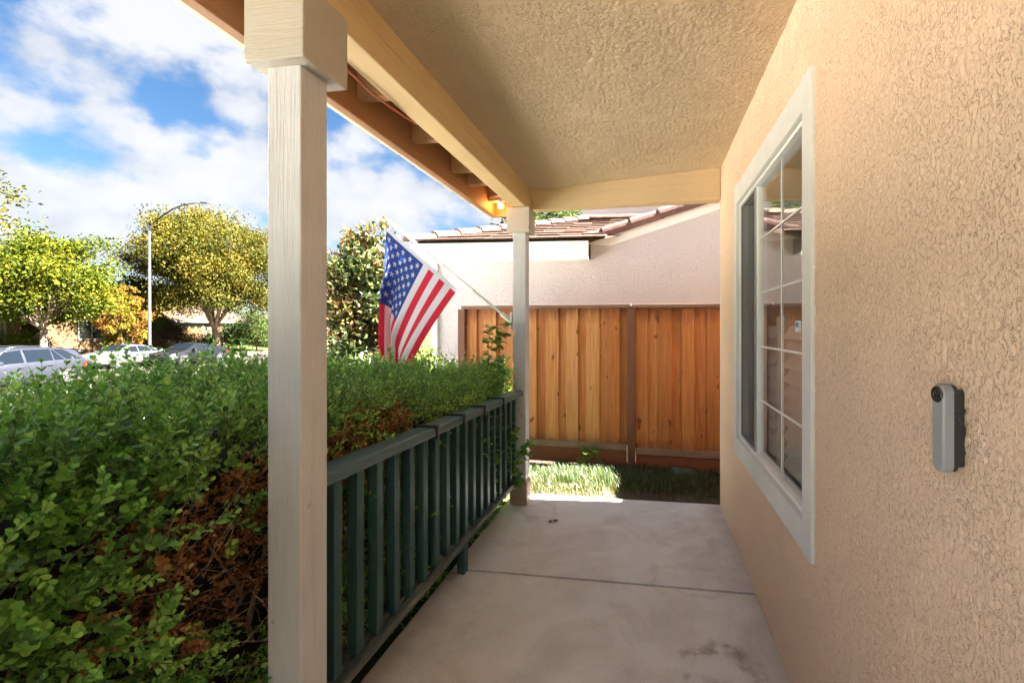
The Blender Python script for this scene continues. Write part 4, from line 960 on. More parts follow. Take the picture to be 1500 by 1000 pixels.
lm = [fast_mesh('leaf', LEAF8[0] * np.array([1.25, 1, 1]), LEAF8[1], M_lf_vine, False, None, {'rnd': np.full(10, r)}) for r in (.15, .35, .5, .65, .85)]
lp, ld, ls = np.array(lp), np.array(ld), np.array(ls); FR = frame(ld, rng.uniform(-.6, .6, len(lp)), rng)
def place_leaves(meshes, lp, FR, ls, parent, O, name='leaf'):
    for i in range(len(lp)):
        o = link(name, meshes[int(rng.integers(len(meshes)))], parent); mw = Matrix.Identity(4)
        for a in range(3):
            for b in range(3): mw[a][b] = FR[i][a][b] * ls[i]
            mw[a][3] = lp[i][a] - O[a]
        o.matrix_local = mw
place_leaves(lm, lp, FR, ls, vine, VO)
# broad-leaved weed at the fence foot
weed = thing('weed', 'small broad leaved weed growing at the foot of the fence', 'plant', (-0.68, 4.98, -0.24)); WO = np.array((-0.68, 4.98, -0.24))
lp, ld, ls = [], [], []; mb = MB()
for i in range(9):
    az = i * 2.4; tip = np.array([math.cos(az) * rng.uniform(.03, .13), math.sin(az) * .07, rng.uniform(.08, .27)]); mb.tube([(0, 0, 0), tuple(tip * .5 + np.array([0, 0, .02])), tuple(tip)], [.004, .003, .002], 5)
    for j in range(4): lp.append(WO + tip * rng.uniform(.7, 1)); ld.append((math.cos(az + rng.normal(0, .9)), math.sin(az + rng.normal(0, .9)), rng.uniform(-.4, .4))); ls.append(rng.uniform(.05, .085))
mb.build('stem', M_sprigstem, weed)
lmw = [fast_mesh('leaf', LEAF8[0] * np.array([1.5, 1, 1]), LEAF8[1], M_lf_vine, False, None, {'rnd': np.full(10, r)}) for r in (.2, .5, .9)]
place_leaves(lmw, np.array(lp), frame(np.array(ld), rng.uniform(-.5, .5, len(lp)), rng), np.array(ls), weed, WO)

# ------------------------------------------------------------------ grass between slab and fence
n = 60000; x = rng.uniform(-2.2, 1.5, n); y = rng.uniform(3.53, 5.12, n)
d = fbm(x * 3, y * 3, seed=70, o=3)
keepg = rng.random(n) < sstep(3.50, 3.95, y + .25 * (d - .5) - .18 * (x > -.4)) * (1.0 - .8 * sstep(4.75, 4.95, y + .3 * (d - .5) + .22 * sstep(-.3, .2, x))) * sstep(.2, .42, d) + .05
x, y, d = x[keepg], y[keepg], d[keepg]; n = len(x); z = ground_z(x, y) + .012
ht = rng.uniform(.035, .085, n) * (.55 + .6 * sstep(3.6, 4.2, y)); az = rng.uniform(0, 6.28, n); lean = rng.uniform(.05, .7, n) * ht
px_, py_ = np.cos(az), np.sin(az); wv_ = rng.uniform(.0016, .0032, n)
base = np.stack([x, y, z], 1); side = np.stack([-py_, px_, np.zeros(n)], 1) * wv_[:, None]; dirn = np.stack([px_, py_, np.zeros(n)], 1)
V = np.stack([base - side, base + side, base + dirn * (lean * .35)[:, None] + np.array([0, 0, .6]) * ht[:, None] - side * .8, base + dirn * (lean * .35)[:, None] + np.array([0, 0, .6]) * ht[:, None] + side * .8, base + dirn * lean[:, None] + np.array([0, 0, 1.]) * ht[:, None]], 1)
Fg = np.array([(0, 1, 3), (0, 3, 2), (2, 3, 4)])[None] + (np.arange(n) * 5)[:, None, None]
dry = sstep(4.3, 3.6, y) * .75 + rng.uniform(-.2, .35, n); rn = np.clip(np.where(rng.random(n) < dry, rng.uniform(.8, 1, n), rng.uniform(.0, .75, n)), 0, 1)
tag(link('grass', fast_mesh('grass', V.reshape(-1, 3), Fg.reshape(-1, 3), M_grass, False, None, {'rnd': np.repeat(rn, 5)})), 'tufty half dry grass between the porch slab and the fence', 'grass', kind='stuff')
# two dry leaves on the slab
for xx, yy, a, lb in ((-0.655, 2.985, .4, 'dark dry leaf scrap on the concrete, nearer the railing'), (-0.605, 3.03, 1.9, 'dark dry leaf scrap on the concrete, farther from the railing')):
    o = link('dry_leaf', fast_mesh('dry_leaf', LEAF8[0] * np.array([.05, .045, .12]) + np.array([0, 0, .004]), LEAF8[1], M_dead, False, None, {'rnd': np.full(10, .0)})); o.location = (xx, yy, 0.002); o.rotation_euler = (0, 0, a); tag(o, lb, 'leaf', 'leaf scraps on the porch slab')
# ------------------------------------------------------------------ trees and shrubs
def tree(name, label, cat, x, y, z0, trunk_h, rad, cz, mat, clumps, per, leaf, seed, trunk_r=0.14, group=None, squash=1.0, rc=0.16, bare=0.0, shape='round', lean=(0, 0), rndbias=0.0):
    rng = np.random.default_rng(seed); r3 = random.Random(seed)
    t = thing(name, label, cat, (x, y, z0), 0, group)
    rx, rzz = rad
    c0 = np.array([lean[0], lean[1], cz])
    # clump centres: denser toward the outside, with a lumpy outline
    cs = []
    while len(cs) < clumps:
        d = rng.normal(0, 1, 3); d /= np.linalg.norm(d); r = rng.random() ** 0.42
        lump = .78 + .42 * vnoise(np.array([d[0] * 1.9 + 5]), np.array([d[1] * 1.9 + seed]), np.array([d[2] * 1.9 + 9.]), seed)[0]
        p = d * r * lump
        if shape == 'cone':
            h_ = (p[2] + 1) / 2; p[:2] *= (1.35 - .85 * h_)
        if shape == 'vase':
            h_ = (p[2] + 1) / 2; p[:2] *= .45 + .75 * h_ ** .8 if h_ < .75 else 1.05 - (h_ - .75) * 1.6
        if p[2] < -.75 * squash: continue
        cs.append(c0 + p * np.array([rx, rx, rzz]))
    cs = np.array(cs)
    # limbs
    top = np.array([lean[0] * .5, lean[1] * .5, trunk_h])
    MB().tube([(0, 0, -.15), (r3.uniform(-.03, .03), r3.uniform(-.03, .03), trunk_h * .5), tuple(top)], [trunk_r * 1.25, trunk_r, trunk_r * .85], 10).build('trunk', M_bark, t, smooth=True)
    mb = MB(); nl = 7 if clumps < 60 else 11
    ks = rng.choice(len(cs), nl, replace=False)
    tips = []
    for k in ks:
        e = cs[k]; mid = top + (e - top) * .5 + rng.normal(0, .06, 3) * rx; mid[2] += .05 * rzz
        mb.tube([tuple(top - np.array([0, 0, .08])), tuple(top + (mid - top) * .5 + rng.normal(0, .03, 3) * rx), tuple(mid), tuple(e)], [trunk_r * .55, trunk_r * .42, trunk_r * .28, trunk_r * .08], 6)
        tips.append(mid)
    tips = np.array(tips)
    for c in cs[rng.choice(len(cs), min(len(cs), 46), replace=False)]:
        a = tips[np.argmin(np.linalg.norm(tips - c, axis=1))]; mb.tube([tuple(a), tuple(a + (c - a) * .5 + rng.normal(0, .04, 3) * rx), tuple(c)], [trunk_r * .16, trunk_r * .11, trunk_r * .04], 4)
    mb.build('limbs', M_bark, t)
    N_ = clumps * per; ci = np.repeat(np.arange(clumps), per)
    sz_c = rng.uniform(.65, 1.3, clumps)
    off = np.clip(rng.normal(0, 1, (N_, 3)), -1.75, 1.75) * np.array([1, 1, .72]); off *= (rc * rx * sz_c[ci])[:, None]
    pos = cs[ci] + off
    out_ = pos - c0; dirs = out_ / (np.linalg.norm(out_, axis=1, keepdims=True) + 1e-6) * .5 + rng.normal(0, .75, (N_, 3)) + np.array([0, 0, -.1])
    hgt = (cs[:, 2] - c0[2]) / rzz
    cb = rng.uniform(-.26, .26, clumps) + rndbias + .02
    rnd = .42 + cb[ci] + rng.normal(0, .17, N_)
    leaf_cloud('crown', mat, pos, dirs, leaf * rng.uniform(.7, 1.3, N_), rnd, t, LEAF2, None, rng)
    return t
def at_px(u, l):           # lateral distance l behind pixel column u -> world x, y
    s = l * 660 / (u - 850); return st(l, s)
GZ = lambda x, y: float(ground_z(np.array([x]), np.array([y]))[0])
def tr(u, l, *a, **k):
    x, y = at_px(u, l); z = GZ(x, y); return tree(a[0], a[1], a[2], x, y, z, *a[3:], **k)
tr(64, -33.0, 'tree', 'yellow green tree with thin crown standing behind the silver car', 'tree', 2.3, (3.5, 3.0), 5.2, M_lf_yellow, 120, 310, .185, 101, trunk_r=.17, rc=.15, squash=1.0)
tr(318, -32.6, 'tree', 'wide round gold and olive tree with forked trunk behind the dark sedan', 'tree', 2.5, (5.6, 4.9), 7.5, M_lf_olive, 280, 400, .18, 103, trunk_r=.24, rc=.12, squash=.85, lean=(.4, -.9))
tr(181, -31.6, 'tree', 'slim orange and yellow sapling left of the street lamp', 'tree', .5, (1.45, 2.7), 3.2, M_lf_orange, 75, 170, .13, 104, trunk_r=.06, rc=.13, shape='vase', rndbias=.0)
tr(199, -37.2, 'tree', 'dark evergreen tree in shade behind the street lamp', 'tree', 1.2, (1.8, 3.4), 3.6, M_lf_dark, 70, 110, .2, 105, trunk_r=.12, rc=.22)
tr(254, -35.6, 'shrub', 'round red brown clipped bush on a stem before the garage', 'shrub', .9, (1.05, 1.0), 1.85, M_lf_redbrown, 40, 150, .10, 106, trunk_r=.06, rc=.25)
tr(376, -33.0, 'tree', 'small light green tree beside the near porch post beyond the street', 'tree', .6, (1.7, 1.9), 2.2, M_lf_light, 60, 110, .17, 107, trunk_r=.07, rc=.22)
tr(335, -36.5, 'shrub', 'dark green bush at the house wall behind the forked tree trunk', 'shrub', .3, (1.6, 1.3), 1.3, M_lf_dark, 45, 110, .17, 108, trunk_r=.06, rc=.25)
tr(496, -29.5, 'tree', 'tall golden tree at the end of the street between post and flag', 'tree', 2.6, (4.4, 5.0), 7.2, M_lf_olive, 150, 200, .22, 109, trunk_r=.22, rc=.14, rndbias=.1)
tr(512, -40.0, 'tree', 'pale green distant tree beyond the lawn at the street end', 'tree', 1.6, (3.4, 3.2), 4.2, M_lf_light, 80, 110, .3, 110, trunk_r=.18, rc=.17)
tr(20, -36.5, 'shrub', 'yellow green clipped shrub above the silver car at far left', 'shrub', .2, (1.5, .9), .95, M_lf_yellow, 50, 110, .13, 112, trunk_r=.05, rc=.25, rndbias=-.1)
tr(288, -36.6, 'shrub', 'low dark green clipped bush in front of the garage door', 'shrub', .2, (1.5, .75), .75, M_lf_dark, 50, 120, .12, 113, trunk_r=.05, rc=.25)
x, y = st(-9.0, 18.5); x, y = at_px(543, -4.9)
tree('tree', 'glossy magnolia tree with rusty leaf backs left of the flag', 'tree', x, y, GZ(x, y), .7, (1.05, 1.85), 2.15, M_lf_mag, 150, 110, .125, 120, trunk_r=.07, rc=.17, shape='cone')
x, y = at_px(626, -2.05)
tree('shrub', 'pale yellow green shrub under the flag at the neighbouring house corner', 'shrub', x, y, -.3, .3, (.36, .62), .78, M_lf_light, 34, 55, .06, 121, trunk_r=.02, rc=.25, rndbias=.1)
x, y = st(-1.2, 22.0)
tree('tree', 'green treetop rising behind the tiled neighbouring roof', 'tree', x, y, -.3, 3.0, (2.6, 2.2), 5.7, M_lf_light, 90, 110, .2, 122, trunk_r=.2, rc=.16, rndbias=-.15)
x, y = st(-20.0, 14.3)
tree('tree', 'near street tree whose leafy branch tip enters at the left edge', 'tree', x, y, GZ(x, y), 2.6, (1.75, 1.6), 6.2, M_lf_olive, 40, 60, .13, 123, trunk_r=.13, rc=.13)
for i, (u, l, h, m, lb) in enumerate([(150, -52, 6.0, M_lf_olive, 'olive tree behind the houses across the street, left'), (250, -56, 7.5, M_lf_dark, 'dark tree behind the garage roof across the street'), (520, -58, 8, M_lf_olive, 'hazy olive tree far beyond the street end'), (560, -36, 6.5, M_lf_light, 'light green tree far behind the magnolia')]):
    tr(u, l, 'tree', lb, 'tree', h * .3, (h * .5, h * .42), h * .62, m, 70, 110, .32, 130 + i, trunk_r=.2, rc=.17)

# ------------------------------------------------------------------ houses across the street
M_h1 = m_stucco('house_stucco_tan', (0.08, 0.048, 0.025), 40, .9); M_h2 = m_stucco('house_stucco_brown', (0.085, 0.06, 0.045), 40, .9)
M_h3 = m_stucco('house_stucco_cream', (0.085, 0.062, 0.044), 40, .9)
M_gar = m_plain('garage_door_tan', (0.075, 0.041, 0.011), 0.6, var=.05); M_hroof = m_tile('house_roof_tile', (0.042, 0.025, 0.018), (0.065, 0.042, 0.03))
M_hwin = NT('house_window_glass').base((0.008, 0.009, 0.01), 0.08, 0.3).mat; M_hdoor = m_plain('door_red', (0.09, 0.015, 0.01), 0.5)
M_htrim = m_plain('house_trim_white', (0.1, 0.09, 0.078), 0.6); M_hrake = m_plain('house_rake_brown', (0.05, 0.03, 0.02), 0.7)
def gable_house(name, label, l, s, half, depth, z0, eave, slope, wallm, openings, front_gable=True, cat='house'):
    """street-frame house, front facing +lateral; half = half width along the street"""
    x, y = st(l, s); h = thing(name, label, cat, (x, y, z0), YAW)
    mb = MB()
    pk = eave + (half * slope if front_gable else 0)
    mb.quad([(0, -half, -.5), (0, half, -.5), (0, half, eave), (0, 0, pk), (0, -half, eave)])
    mb.quad([(-depth, -half, -.5), (-depth, half, -.5), (-depth, half, eave), (-depth, 0, pk), (-depth, -half, eave)])
    for sg in (-1, 1): mb.quad([(0, sg * half, -.5), (-depth, sg * half, -.5), (-depth, sg * half, eave), (0, sg * half, eave)])
    mb.build('wall', wallm, h)
    o = .45; th = .16; rf = MB()
    if front_gable:
        for sg in (-1, 1):
            a = (half + o); z_e = eave - o * slope
            rf.hexa([(o, 0, pk), (o, sg * a, z_e), (-depth - o, sg * a, z_e), (-depth - o, 0, pk), (o, 0, pk + th), (o, sg * a, z_e + th), (-depth - o, sg * a, z_e + th), (-depth - o, 0, pk + th)])
            MB().hexa([(o + .02, 0, pk - .12), (o + .02, sg * a, z_e - .12), (o + .06, sg * a, z_e - .12), (o + .06, 0, pk - .12), (o + .02, 0, pk + th), (o + .02, sg * a, z_e + th), (o + .06, sg * a, z_e + th), (o + .06, 0, pk + th)]).build('barge_board', M_hrake, h)
    else:
        d2 = depth / 2; pz = eave + d2 * slope
        for sg in (0, 1):
            xa, xb = (o, -d2) if sg == 0 else (-depth - o, -d2); z_e = eave - o * slope
            rf.hexa([(xa, -half - o, z_e), (xb, -half - o, pz), (xb, half + o, pz), (xa, half + o, z_e), (xa, -half - o, z_e + th), (xb, -half - o, pz + th), (xb, half + o, pz + th), (xa, half + o, z_e + th)])
        rf.quad([(0, -half, eave), (-d2, -half, pz), (-depth, -half, eave)]); rf.quad([(0, half, eave), (-d2, half, pz), (-depth, half, eave)])
        MB().box(o + .01, o + .06, -half - o, half + o, eave - o * slope - .05, eave - o * slope + th).build('fascia', M_htrim, h)
    r = rf.build('roof', M_hroof, h)
    # tile courses as raised strips
    n_ = 0
    for typ, yc, zc, w, hh in openings:
        if typ == 'garage':
            g = MB(); k = 4
            for i in range(k): g.box(.02, .06, yc - w / 2, yc + w / 2, zc + hh * i / k + .01, zc + hh * (i + 1) / k - .01)
            gd = g.build('garage_door', M_gar, h)
            f = MB(); n2 = 6
            for i in range(n2): f.box(.061, .07, yc - w / 2 + w * (i + .15) / n2, yc - w / 2 + w * (i + .85) / n2, zc + hh * .81, zc + hh * .95)
            f.build('pane', M_hwin, gd)
            f = MB(); f.box(.01, .11, yc - w / 2 - .15, yc - w / 2 - .01, zc, zc + hh + .16); f.box(.01, .11, yc + w / 2 + .01, yc + w / 2 + .15, zc, zc + hh + .16); f.box(.01, .105, yc - w / 2 - .009, yc + w / 2 + .009, zc + hh + .01, zc + hh + .155); f.build('door_frame', M_htrim, h)
        elif typ == 'door':
            d = MB().box(.02, .07, yc - w / 2, yc + w / 2, zc, zc + hh).build('door', M_hdoor, h); MB().box(.071, .10, yc - w / 2 + .08, yc - w / 2 + .13, zc + 1.0, zc + 1.1).build('handle', M_htrim, d)
        elif typ == 'window':
            f = MB(); fr_ = .09
            f.box(.01, .08, yc - w / 2 - fr_, yc - w / 2, zc - fr_, zc + hh + fr_); f.box(.01, .08, yc + w / 2, yc + w / 2 + fr_, zc - fr_, zc + hh + fr_); f.box(.01, .078, yc - w / 2 + .001, yc + w / 2 - .001, zc - fr_, zc); f.box(.01, .078, yc - w / 2 + .001, yc + w / 2 - .001, zc + hh, zc + hh + fr_); f.box(.012, .06, yc - .03, yc + .03, zc + .001, zc + hh - .001)
            wn = f.build('window', M_htrim, h); MB().box(.012, .03, yc - w / 2 + .001, yc + w / 2 - .001, zc + .001, zc + hh - .001).build('pane', M_hwin, wn)
        elif typ == 'lamp':
            MB().box(.01, .12, yc - .07, yc + .07, zc, zc + .28).build('wall_lamp', M_black, h)
        elif typ == 'dark':        # flat panel, shade of a porch recess put into its colour
            MB().box(-.0, .012, yc - w / 2, yc + w / 2, zc, zc + hh).build('painted_recess', m_plain('recess_shade_wall', (.10, .08, .065), .9), h)
    return h
gable_house('house', 'tan house front gable with dark eaves behind the orange sapling', -38.0, 36.6, 4.7, 10, -.45, 2.35, .58, M_h1, [('window', -1.6, .9, 1.8, 1.3), ('window', 2.4, .9, 1.2, 1.2), ('door', .6, .0, 1.0, 2.1)])
gable_house('house', 'low tan house with golden garage door left of the forked tree', -41.0, 49.0, 6.6, 11, -.45, 2.45, .32, M_h3, [('garage', -2.7, 0.0, 5.0, 2.05), ('lamp', .35, 1.5, 0, 0), ('door', 1.9, 0, 1.0, 2.1), ('window', 4.6, .8, 1.6, 1.3)], front_gable=False)
gable_house('house', 'brown two storey house behind the yellow green tree', -49.0, 41.0, 6.5, 10, -.45, 5.0, .42, M_h2, [('window', -3.4, 3.1, 1.5, 1.3), ('window', .3, 3.1, 1.5, 1.3), ('window', 3.5, 3.1, 1.2, 1.3), ('dark', -.2, .1, 3.2, 2.2), ('window', 3.6, .8, 1.7, 1.4), ('window', -4.0, .8, 1.6, 1.4)], front_gable=False)
gable_house('house', 'low tan garage gable at the left edge beyond the silver car', -38.0, 27.4, 3.2, 7, -.45, 2.3, .5, M_h1, [('garage', -.2, 0, 4.8, 2.05)])
gable_house('house', 'distant tan house beyond the lawn at the street end', -58.0, 104.0, 8, 10, -.6, 3.0, .4, M_h1, [('window', -3.4, .8, 1.8, 1.4), ('garage', 2.4, 0, 4.6, 2.1)], front_gable=False)

# ------------------------------------------------------------------ street lamp
x, y = at_px(219, -29.9)
lp_ = thing('street_lamp', 'tall grey street lamp with curved arm over the street', 'street lamp', (x, y, GZ(x, y)), YAW)
M_galv = m_plain('galvanised_steel', (0.07, 0.072, 0.076), 0.45, metal=.5, var=.15)
M_galvd = m_plain('lamp_head_grey', (0.025, 0.025, 0.028), 0.5)
hb = 1.33 - GZ(x, y); zcc = -29.9 * 660 / (219 - 850)
H_ = lambda v: hb + (479 - v) * zcc / 660
MB().tube([(0, 0, 0), (0, 0, .3), (0, 0, H_(335))], [.13, .10, .065], 14).build('pole', M_galv, lp_, smooth=True)
MB().lathe([(0, .32), (.17, .30), (.19, .0), (.19, -.1)], (0, 0, 0), 'Z', 12).build('base_cover', M_galv, lp_)
arm = [(219, 340), (220, 333), (226, 325), (238, 316), (252, 307), (266, 301), (282, 298), (294, 297)]
MB().tube([((u - 219) * zcc / 660, 0, H_(v)) for u, v in arm], [.06] * 4 + [.05, .045, .04, .035], 10).build('arm', M_galvd, lp_, smooth=True)
xe = (294 - 219) * zcc / 660; ze = H_(297)
mb = MB(); mb.hexa([(xe, -.10, ze - .06), (xe + .55, -.14, ze - .05), (xe + .55, .14, ze - .05), (xe, .10, ze - .06), (xe, -.08, ze + .06), (xe + .55, -.07, ze + .03), (xe + .55, .07, ze + .03), (xe, .08, ze + .06)])
mb.build('lamp_head', M_galvd, lp_, 0.02)
x, y = at_px(116, -33.5)
pd = thing('stone_pedestal', 'pale stone pedestal with flat cap in the yard behind the silver car', 'pedestal', (x, y, GZ(x, y)), YAW)
MB().box(-.22, .22, -.22, .22, -.1, .75).build('shaft', M_pave, pd, .02); MB().box(-.32, .32, -.32, .32, .751, .87).build('cap', M_pave, pd, .02)

# ------------------------------------------------------------------ cars
def paint(name, c, metal=.35, rough=.28):
    t = NT(name); v = t.coords(); t.base(t.mix(.015, c, t.ramp(t.noise(v, 3, 4), [(.3, (.05, .05, .05)), (.7, (.3, .3, .3))])), rough, .5, metal); t.p.inputs['Coat Weight'].default_value = .2; t.p.inputs['Coat Roughness'].default_value = .06; return t.mat
M_cglass = NT('car_glass').base((0.004, 0.006, 0.009), 0.05, 0.35).mat
M_tyre = m_plain('tyre_rubber', (0.005, 0.005, 0.005), .85); M_rim = m_plain('alloy_rim', (0.07, 0.07, 0.073), .5, metal=.3); M_trimb = m_plain('car_black_trim', (0.004, 0.004, 0.004), .5)
M_tail = NT('tail_light').base((0.11, 0.004, 0.004), .15).mat; M_head = NT('head_light').base((0.14, 0.145, 0.15), .1, .5).mat; M_chrome = NT('chrome').base((0.25, 0.25, 0.25), .25, .5, 1.0).mat
def car(name, label, x, y, z, rz, P, body):
    h = thing(name, label, 'car', (x, y, z), rz, None)
    ip = lambda tb, q: np.interp(q, [a for a, b in tb], [b for a, b in tb])
    xs = np.unique(np.concatenate([np.linspace(P['x'][0], P['x'][1], 44), [a for a, b in P['top']]]))
    def section(q):
        w = ip(P['w'], q); zb = ip(P['belt'], q); zt = max(ip(P['top'], q), zb + .015); bt = ip(P['bot'], q)
        k = np.clip((zt - zb) / .40, 0, 1); wt = w * (.93 - .20 * k)
        return np.array([(0, bt), (w * .90, bt), (w * .97, bt + .12), (w, .48 * (zb + bt)), (w * .985, zb - .10), (w * .955, zb), (wt, zt - .05 * k - .008), (wt * .80, zt), (0, zt + .02)])
    S = np.array([section(q) for q in xs])
    full = np.concatenate([S, (S[:, ::-1] * np.array([-1, 1]))[:, 1:-1]], 1)
    V = np.concatenate([np.repeat(xs[:, None, None], full.shape[1], 1), full], 2); n, m, _ = V.shape
    idx = np.arange(n * m).reshape(n, m); q = np.stack([idx[:-1], idx[1:], np.roll(idx[1:], -1, 1), np.roll(idx[:-1], -1, 1)], -1).reshape(-1, 4)
    me = fast_mesh('body', V.reshape(-1, 3), q, body, True); bm = bmesh.new(); bm.from_mesh(me)
    bm.verts.ensure_lookup_table(); bm.faces.new([bm.verts[i] for i in idx[0]]); bm.faces.new([bm.verts[i] for i in idx[-1]]); bmesh.ops.recalc_face_normals(bm, faces=bm.faces); bm.to_mesh(me); bm.free()
    b = link('body', me, h); sm_ = b.modifiers.new('sub', 'SUBSURF'); sm_.levels = 1; sm_.render_levels = 1
    def side(q, tt, i, off, sg):
        s_ = section(q); a, c = s_[i], s_[i + 1]; p = a + (c - a) * tt; nrm = np.array([c[1] - a[1], -(c[0] - a[0])]); nrm = nrm / (np.linalg.norm(nrm) + 1e-9); p = p + nrm * off; return (q, sg * p[0], p[1])
    def panel(nm, mat, x0b, x0t, x1b, x1t, t0, t1, i, off, sg, nx=8, parent=None):
        mb = MB()
        for a in range(nx):
            f0, f1 = a / nx, (a + 1) / nx; pts = []
            for f, tt in ((f0, t0), (f1, t0), (f1, t1), (f0, t1)):
                kx = (tt - t0) / (t1 - t0); xa = x0b + (x0t - x0b) * kx; xb = x1b + (x1t - x1b) * kx; pts.append(side(xa + (xb - xa) * f, tt, i, off, sg))
            mb.quad(pts)
        return mb.build(nm, mat, parent or h)
    for sg in (1, -1):
        for wn in P['win']: panel('side_window', M_cglass, *wn, .10, .93, 5, .012, sg)
        for (xa, xb) in P['doors']:
            hd = MB().box(xa, xa + .2, sg * (ip(P['w'], xa) * .985 + .0) - .02, sg * (ip(P['w'], xa) * .985) + .035 * sg, ip(P['belt'], xa) - .16, ip(P['belt'], xa) - .12).build('door_handle', P.get('handle', M_chrome), h)
        for xw in P['doorlines']: panel('door_seam', M_trimb, xw, xw, xw + .012, xw + .012, .0, 1.0, 3, .003, sg, 1)
        panel('sill', M_trimb, P['axles'][0] + .42, P['axles'][0] + .42, P['axles'][1] - .42, P['axles'][1] - .42, .15, .95, 1, .006, sg)
        xm = P['mirror']; MB().box(xm, xm + .16, sg * (ip(P['w'], xm) * .95), sg * (ip(P['w'], xm) + .17), ip(P['belt'], xm) + .02, ip(P['belt'], xm) + .17).build('mirror', body, h, .03)
        panel('headlight', M_head, *P['head'], .1, .9, 3, .008, sg); panel('tail_light', M_tail, *P['tail'], .05, .95, 3, .010, sg)
        for xa in P['axles']:
            r = P['r']; yo = ip(P['w'], xa) * .985
            MB().lathe([(0, .004), (r + .06, .004), (r + .075, -.02), (r + .075, -.1)], (xa, sg * yo, r) if sg > 0 else (xa, sg * yo - .0, r), 'Y', 28).build('wheel_arch', M_trimb, h) if sg > 0 else MB().lathe([(0, -.004), (r + .06, -.004), (r + .075, .02), (r + .075, .1)], (xa, sg * yo, r), 'Y', 28).build('wheel_arch', M_trimb, h)
            w = MB(); pf = [(r * .66, .012), (r * .7, .022), (r * .94, .022), (r, .0), (r, -.18), (r * .6, -.19)]
            w.lathe([(a, sg * b_) for a, b_ in pf], (xa, sg * (yo + .004), r), 'Y', 30); wo = w.build('wheel', M_tyre, h, smooth=True)
            rm = MB(); rm.lathe([(r * .66, sg * .016), (r * .60, sg * .018), (r * .56, sg * .005)], (xa, sg * (yo + .006), r), 'Y', 30); rm.lathe([(0, sg * .016), (r * .16, sg * .016), (r * .18, sg * .006)], (xa, sg * (yo + .006), r), 'Y', 16)
            ns = P['spokes']
            for k in range(ns):
                a = 2 * math.pi * k / ns; c_, s_ = math.cos(a), math.sin(a); w2 = r * P['sw']
                pts = [(r * .1, -w2 * .7), (r * .62, -w2), (r * .62, w2), (r * .1, w2 * .7)]; Pq = [(xa + p * c_ - q_ * s_, sg * (yo + .018), r + p * s_ + q_ * c_) for p, q_ in pts]; Pb = [(a_[0], sg * (yo + .008), a_[2]) for a_ in Pq]
                rm.hexa(Pb + Pq)
            rm.build('rim', M_rim, wo)
    # glass front and back
    for nm, (xa, xb) in (('windscreen', P['ws']), ('rear_window', P['rw'])):
        mb = MB()
        for a in range(6):
            q0, q1 = xa + (xb - xa) * a / 6, xa + (xb - xa) * (a + 1) / 6; s0, s1 = section(q0)[7], section(q1)[7]
            c0, c1 = section(q0)[8], section(q1)[8]; e = .028
            for sg in (1, -1): mb.quad([(q0, sg * s0[0] * 1.08, s0[1] + e - .012), (q1, sg * s1[0] * 1.08, s1[1] + e - .012), (q1, 0, c1[1] + e - .008), (q0, 0, c0[1] + e - .008)])
        mb.build(nm, M_cglass, h)
    if P.get('rails'):
        for sg in (1, -1): MB().tube([(a, sg * .58, ip(P['top'], a) + (.05 if 0 < i_ < 5 else .0)) for i_, a in enumerate(np.linspace(-1.5, .55, 6))], .018, 6).build('roof_rail', M_chrome, h, smooth=True)
        sp = MB().hexa([(-2.28, -.60, P['spz']), (-1.95, -.60, P['spz'] + .05), (-1.95, .60, P['spz'] + .05), (-2.28, .60, P['spz']), (-2.30, -.60, P['spz'] + .03), (-1.95, -.60, P['spz'] + .09), (-1.95, .60, P['spz'] + .09), (-2.30, .60, P['spz'] + .03)]); sp.build('spoiler', body, h, .01)
    MB().box(P['x'][0] - .005, P['x'][0] + .05, -.26, .26, .62, .76).build('rear_plate', M_white, h)
    return h
SED = dict(x=(-2.42, 2.42), top=[(-2.42, .80), (-2.36, .95), (-2.2, 1.03), (-1.72, 1.07), (-1.5, 1.10), (-.75, 1.37), (-.15, 1.425), (.35, 1.39), (1.15, 1.02), (1.3, .985), (2.0, .87), (2.3, .74), (2.42, .55)],
           belt=[(-2.42, .72), (-2.3, .88), (-1.6, .95), (-.5, .93), (1.1, .89), (1.9, .78), (2.3, .64), (2.42, .48)], bot=[(-2.42, .40), (-2.2, .28), (-1.8, .2), (1.9, .2), (2.3, .24), (2.42, .34)],
           w=[(-2.42, .62), (-2.33, .76), (-2.1, .85), (-1.4, .90), (1.3, .90), (1.9, .86), (2.2, .76), (2.36, .62), (2.42, .50)],
           win=[(-.02, -.02, 1.02, .42), (-.92, -.72, -.09, -.09), (-1.42, -.84, -1.0, -.80)], doors=[(.02, 0), (-.88, 0)], doorlines=[1.0, -.05, -.98], axles=(-1.38, 1.37), mirror=.72, r=.325,
           head=(1.95, 2.0, 2.3, 2.25), tail=(-2.38, -2.36, -2.05, -2.1), ws=(.38, 1.12), rw=(-1.48, -.78), spokes=5, sw=.16, handle=None)
SED['handle'] = M_chrome
SED2 = dict(SED); SED2.update(x=(-2.5, 2.5), axles=(-1.50, 1.48), r=.345, spokes=10, sw=.06, top=[(a * 1.03, b * 1.02) for a, b in SED['top']], belt=[(a * 1.03, b * 1.03) for a, b in SED['belt']], bot=[(a * 1.03, b) for a, b in SED['bot']], w=[(a * 1.03, b * 1.02) for a, b in SED['w']])
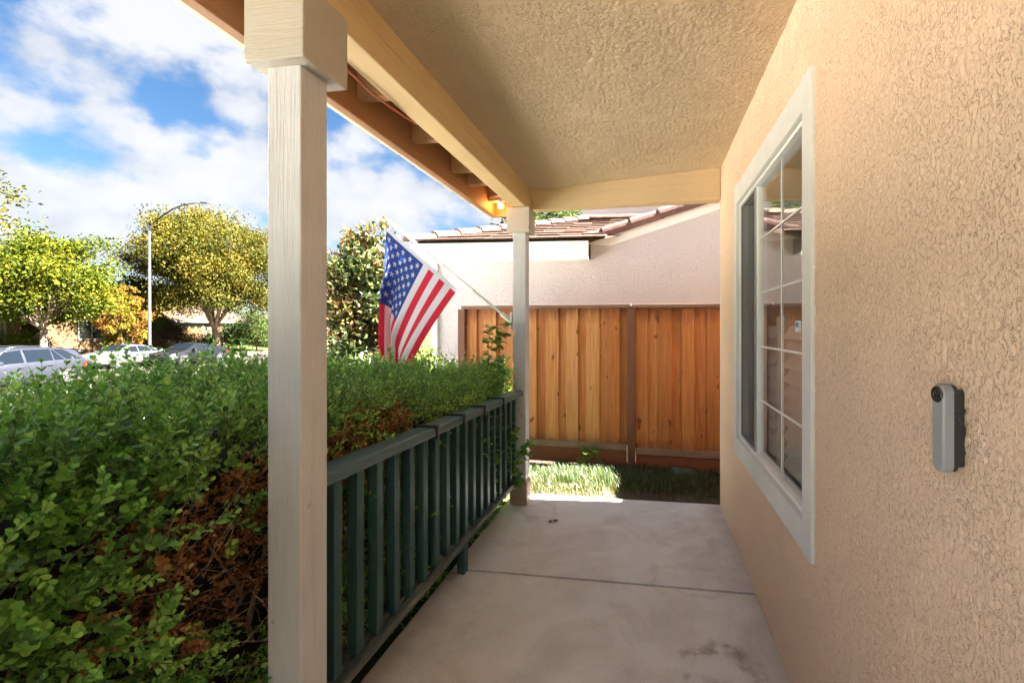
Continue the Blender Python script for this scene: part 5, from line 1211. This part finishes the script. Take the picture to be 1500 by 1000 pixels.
SUV = dict(x=(-2.38, 2.38), top=[(-2.38, .86), (-2.32, 1.02), (-2.2, 1.12), (-1.98, 1.54), (-1.8, 1.60), (-.9, 1.69), (.1, 1.70), (.6, 1.64), (1.4, 1.17), (1.55, 1.12), (2.1, .99), (2.32, .8), (2.38, .6)],
           belt=[(-2.38, .8), (-2.2, 1.08), (-1.5, 1.10), (-.5, 1.06), (1.3, 1.01), (2.0, .9), (2.32, .7), (2.38, .52)], bot=[(-2.38, .45), (-2.2, .32), (-1.8, .25), (1.9, .25), (2.3, .3), (2.38, .4)],
           w=[(-2.38, .70), (-2.28, .82), (-2.0, .90), (-1.3, .94), (1.4, .94), (1.95, .88), (2.2, .78), (2.38, .58)],
           win=[(.12, .12, 1.26, .66), (-.88, -.88, .02, .02), (-1.30, -.95, -.94, -.93), (-1.98, -1.40, -1.38, -1.03)], doors=[(.15, 0), (-.85, 0)], doorlines=[1.25, .06, -.95], axles=(-1.36, 1.36), mirror=.92, r=.365,
           head=(1.9, 1.95, 2.28, 2.22), tail=(-2.34, -2.30, -2.0, -2.05), ws=(.64, 1.38), rw=(-2.16, -1.99), spokes=5, sw=.17, rails=True, spz=1.50, handle=M_chrome)
def cpx(u_axle_rear, l, hd, P, *a):    # rear axle seen at pixel column, near side at lateral l
    s = l * 660 / (u_axle_rear - 850); return s
ROAD = -1.20
def put(name, label, l_near, s_mid, ang, P, mat):
    x, y = st(l_near - .9, s_mid); return car(name, label, x, y, ROAD + .004, math.atan2(-FV[1], -FV[0]) + R_(ang), P, mat)
put('parked_car', 'silver grey station car with roof rails seen over the hedge at far left', -22.3, 18.2, 0, SUV, paint('silver_blue_paint', (0.019, 0.021, 0.032), .5, .42))
put('parked_car', 'white sedan with red tail light parked across the street', -28.3, 28.9, 0, SED, paint('white_paint_car', (0.06, 0.06, 0.063), .1, .35))
put('parked_car', 'dark grey sedan with multi spoke wheels parked beneath the forked tree', -26.0, 31.1, 0, SED2, paint('dark_grey_paint', (0.003, 0.0035, 0.006), .3, .3))
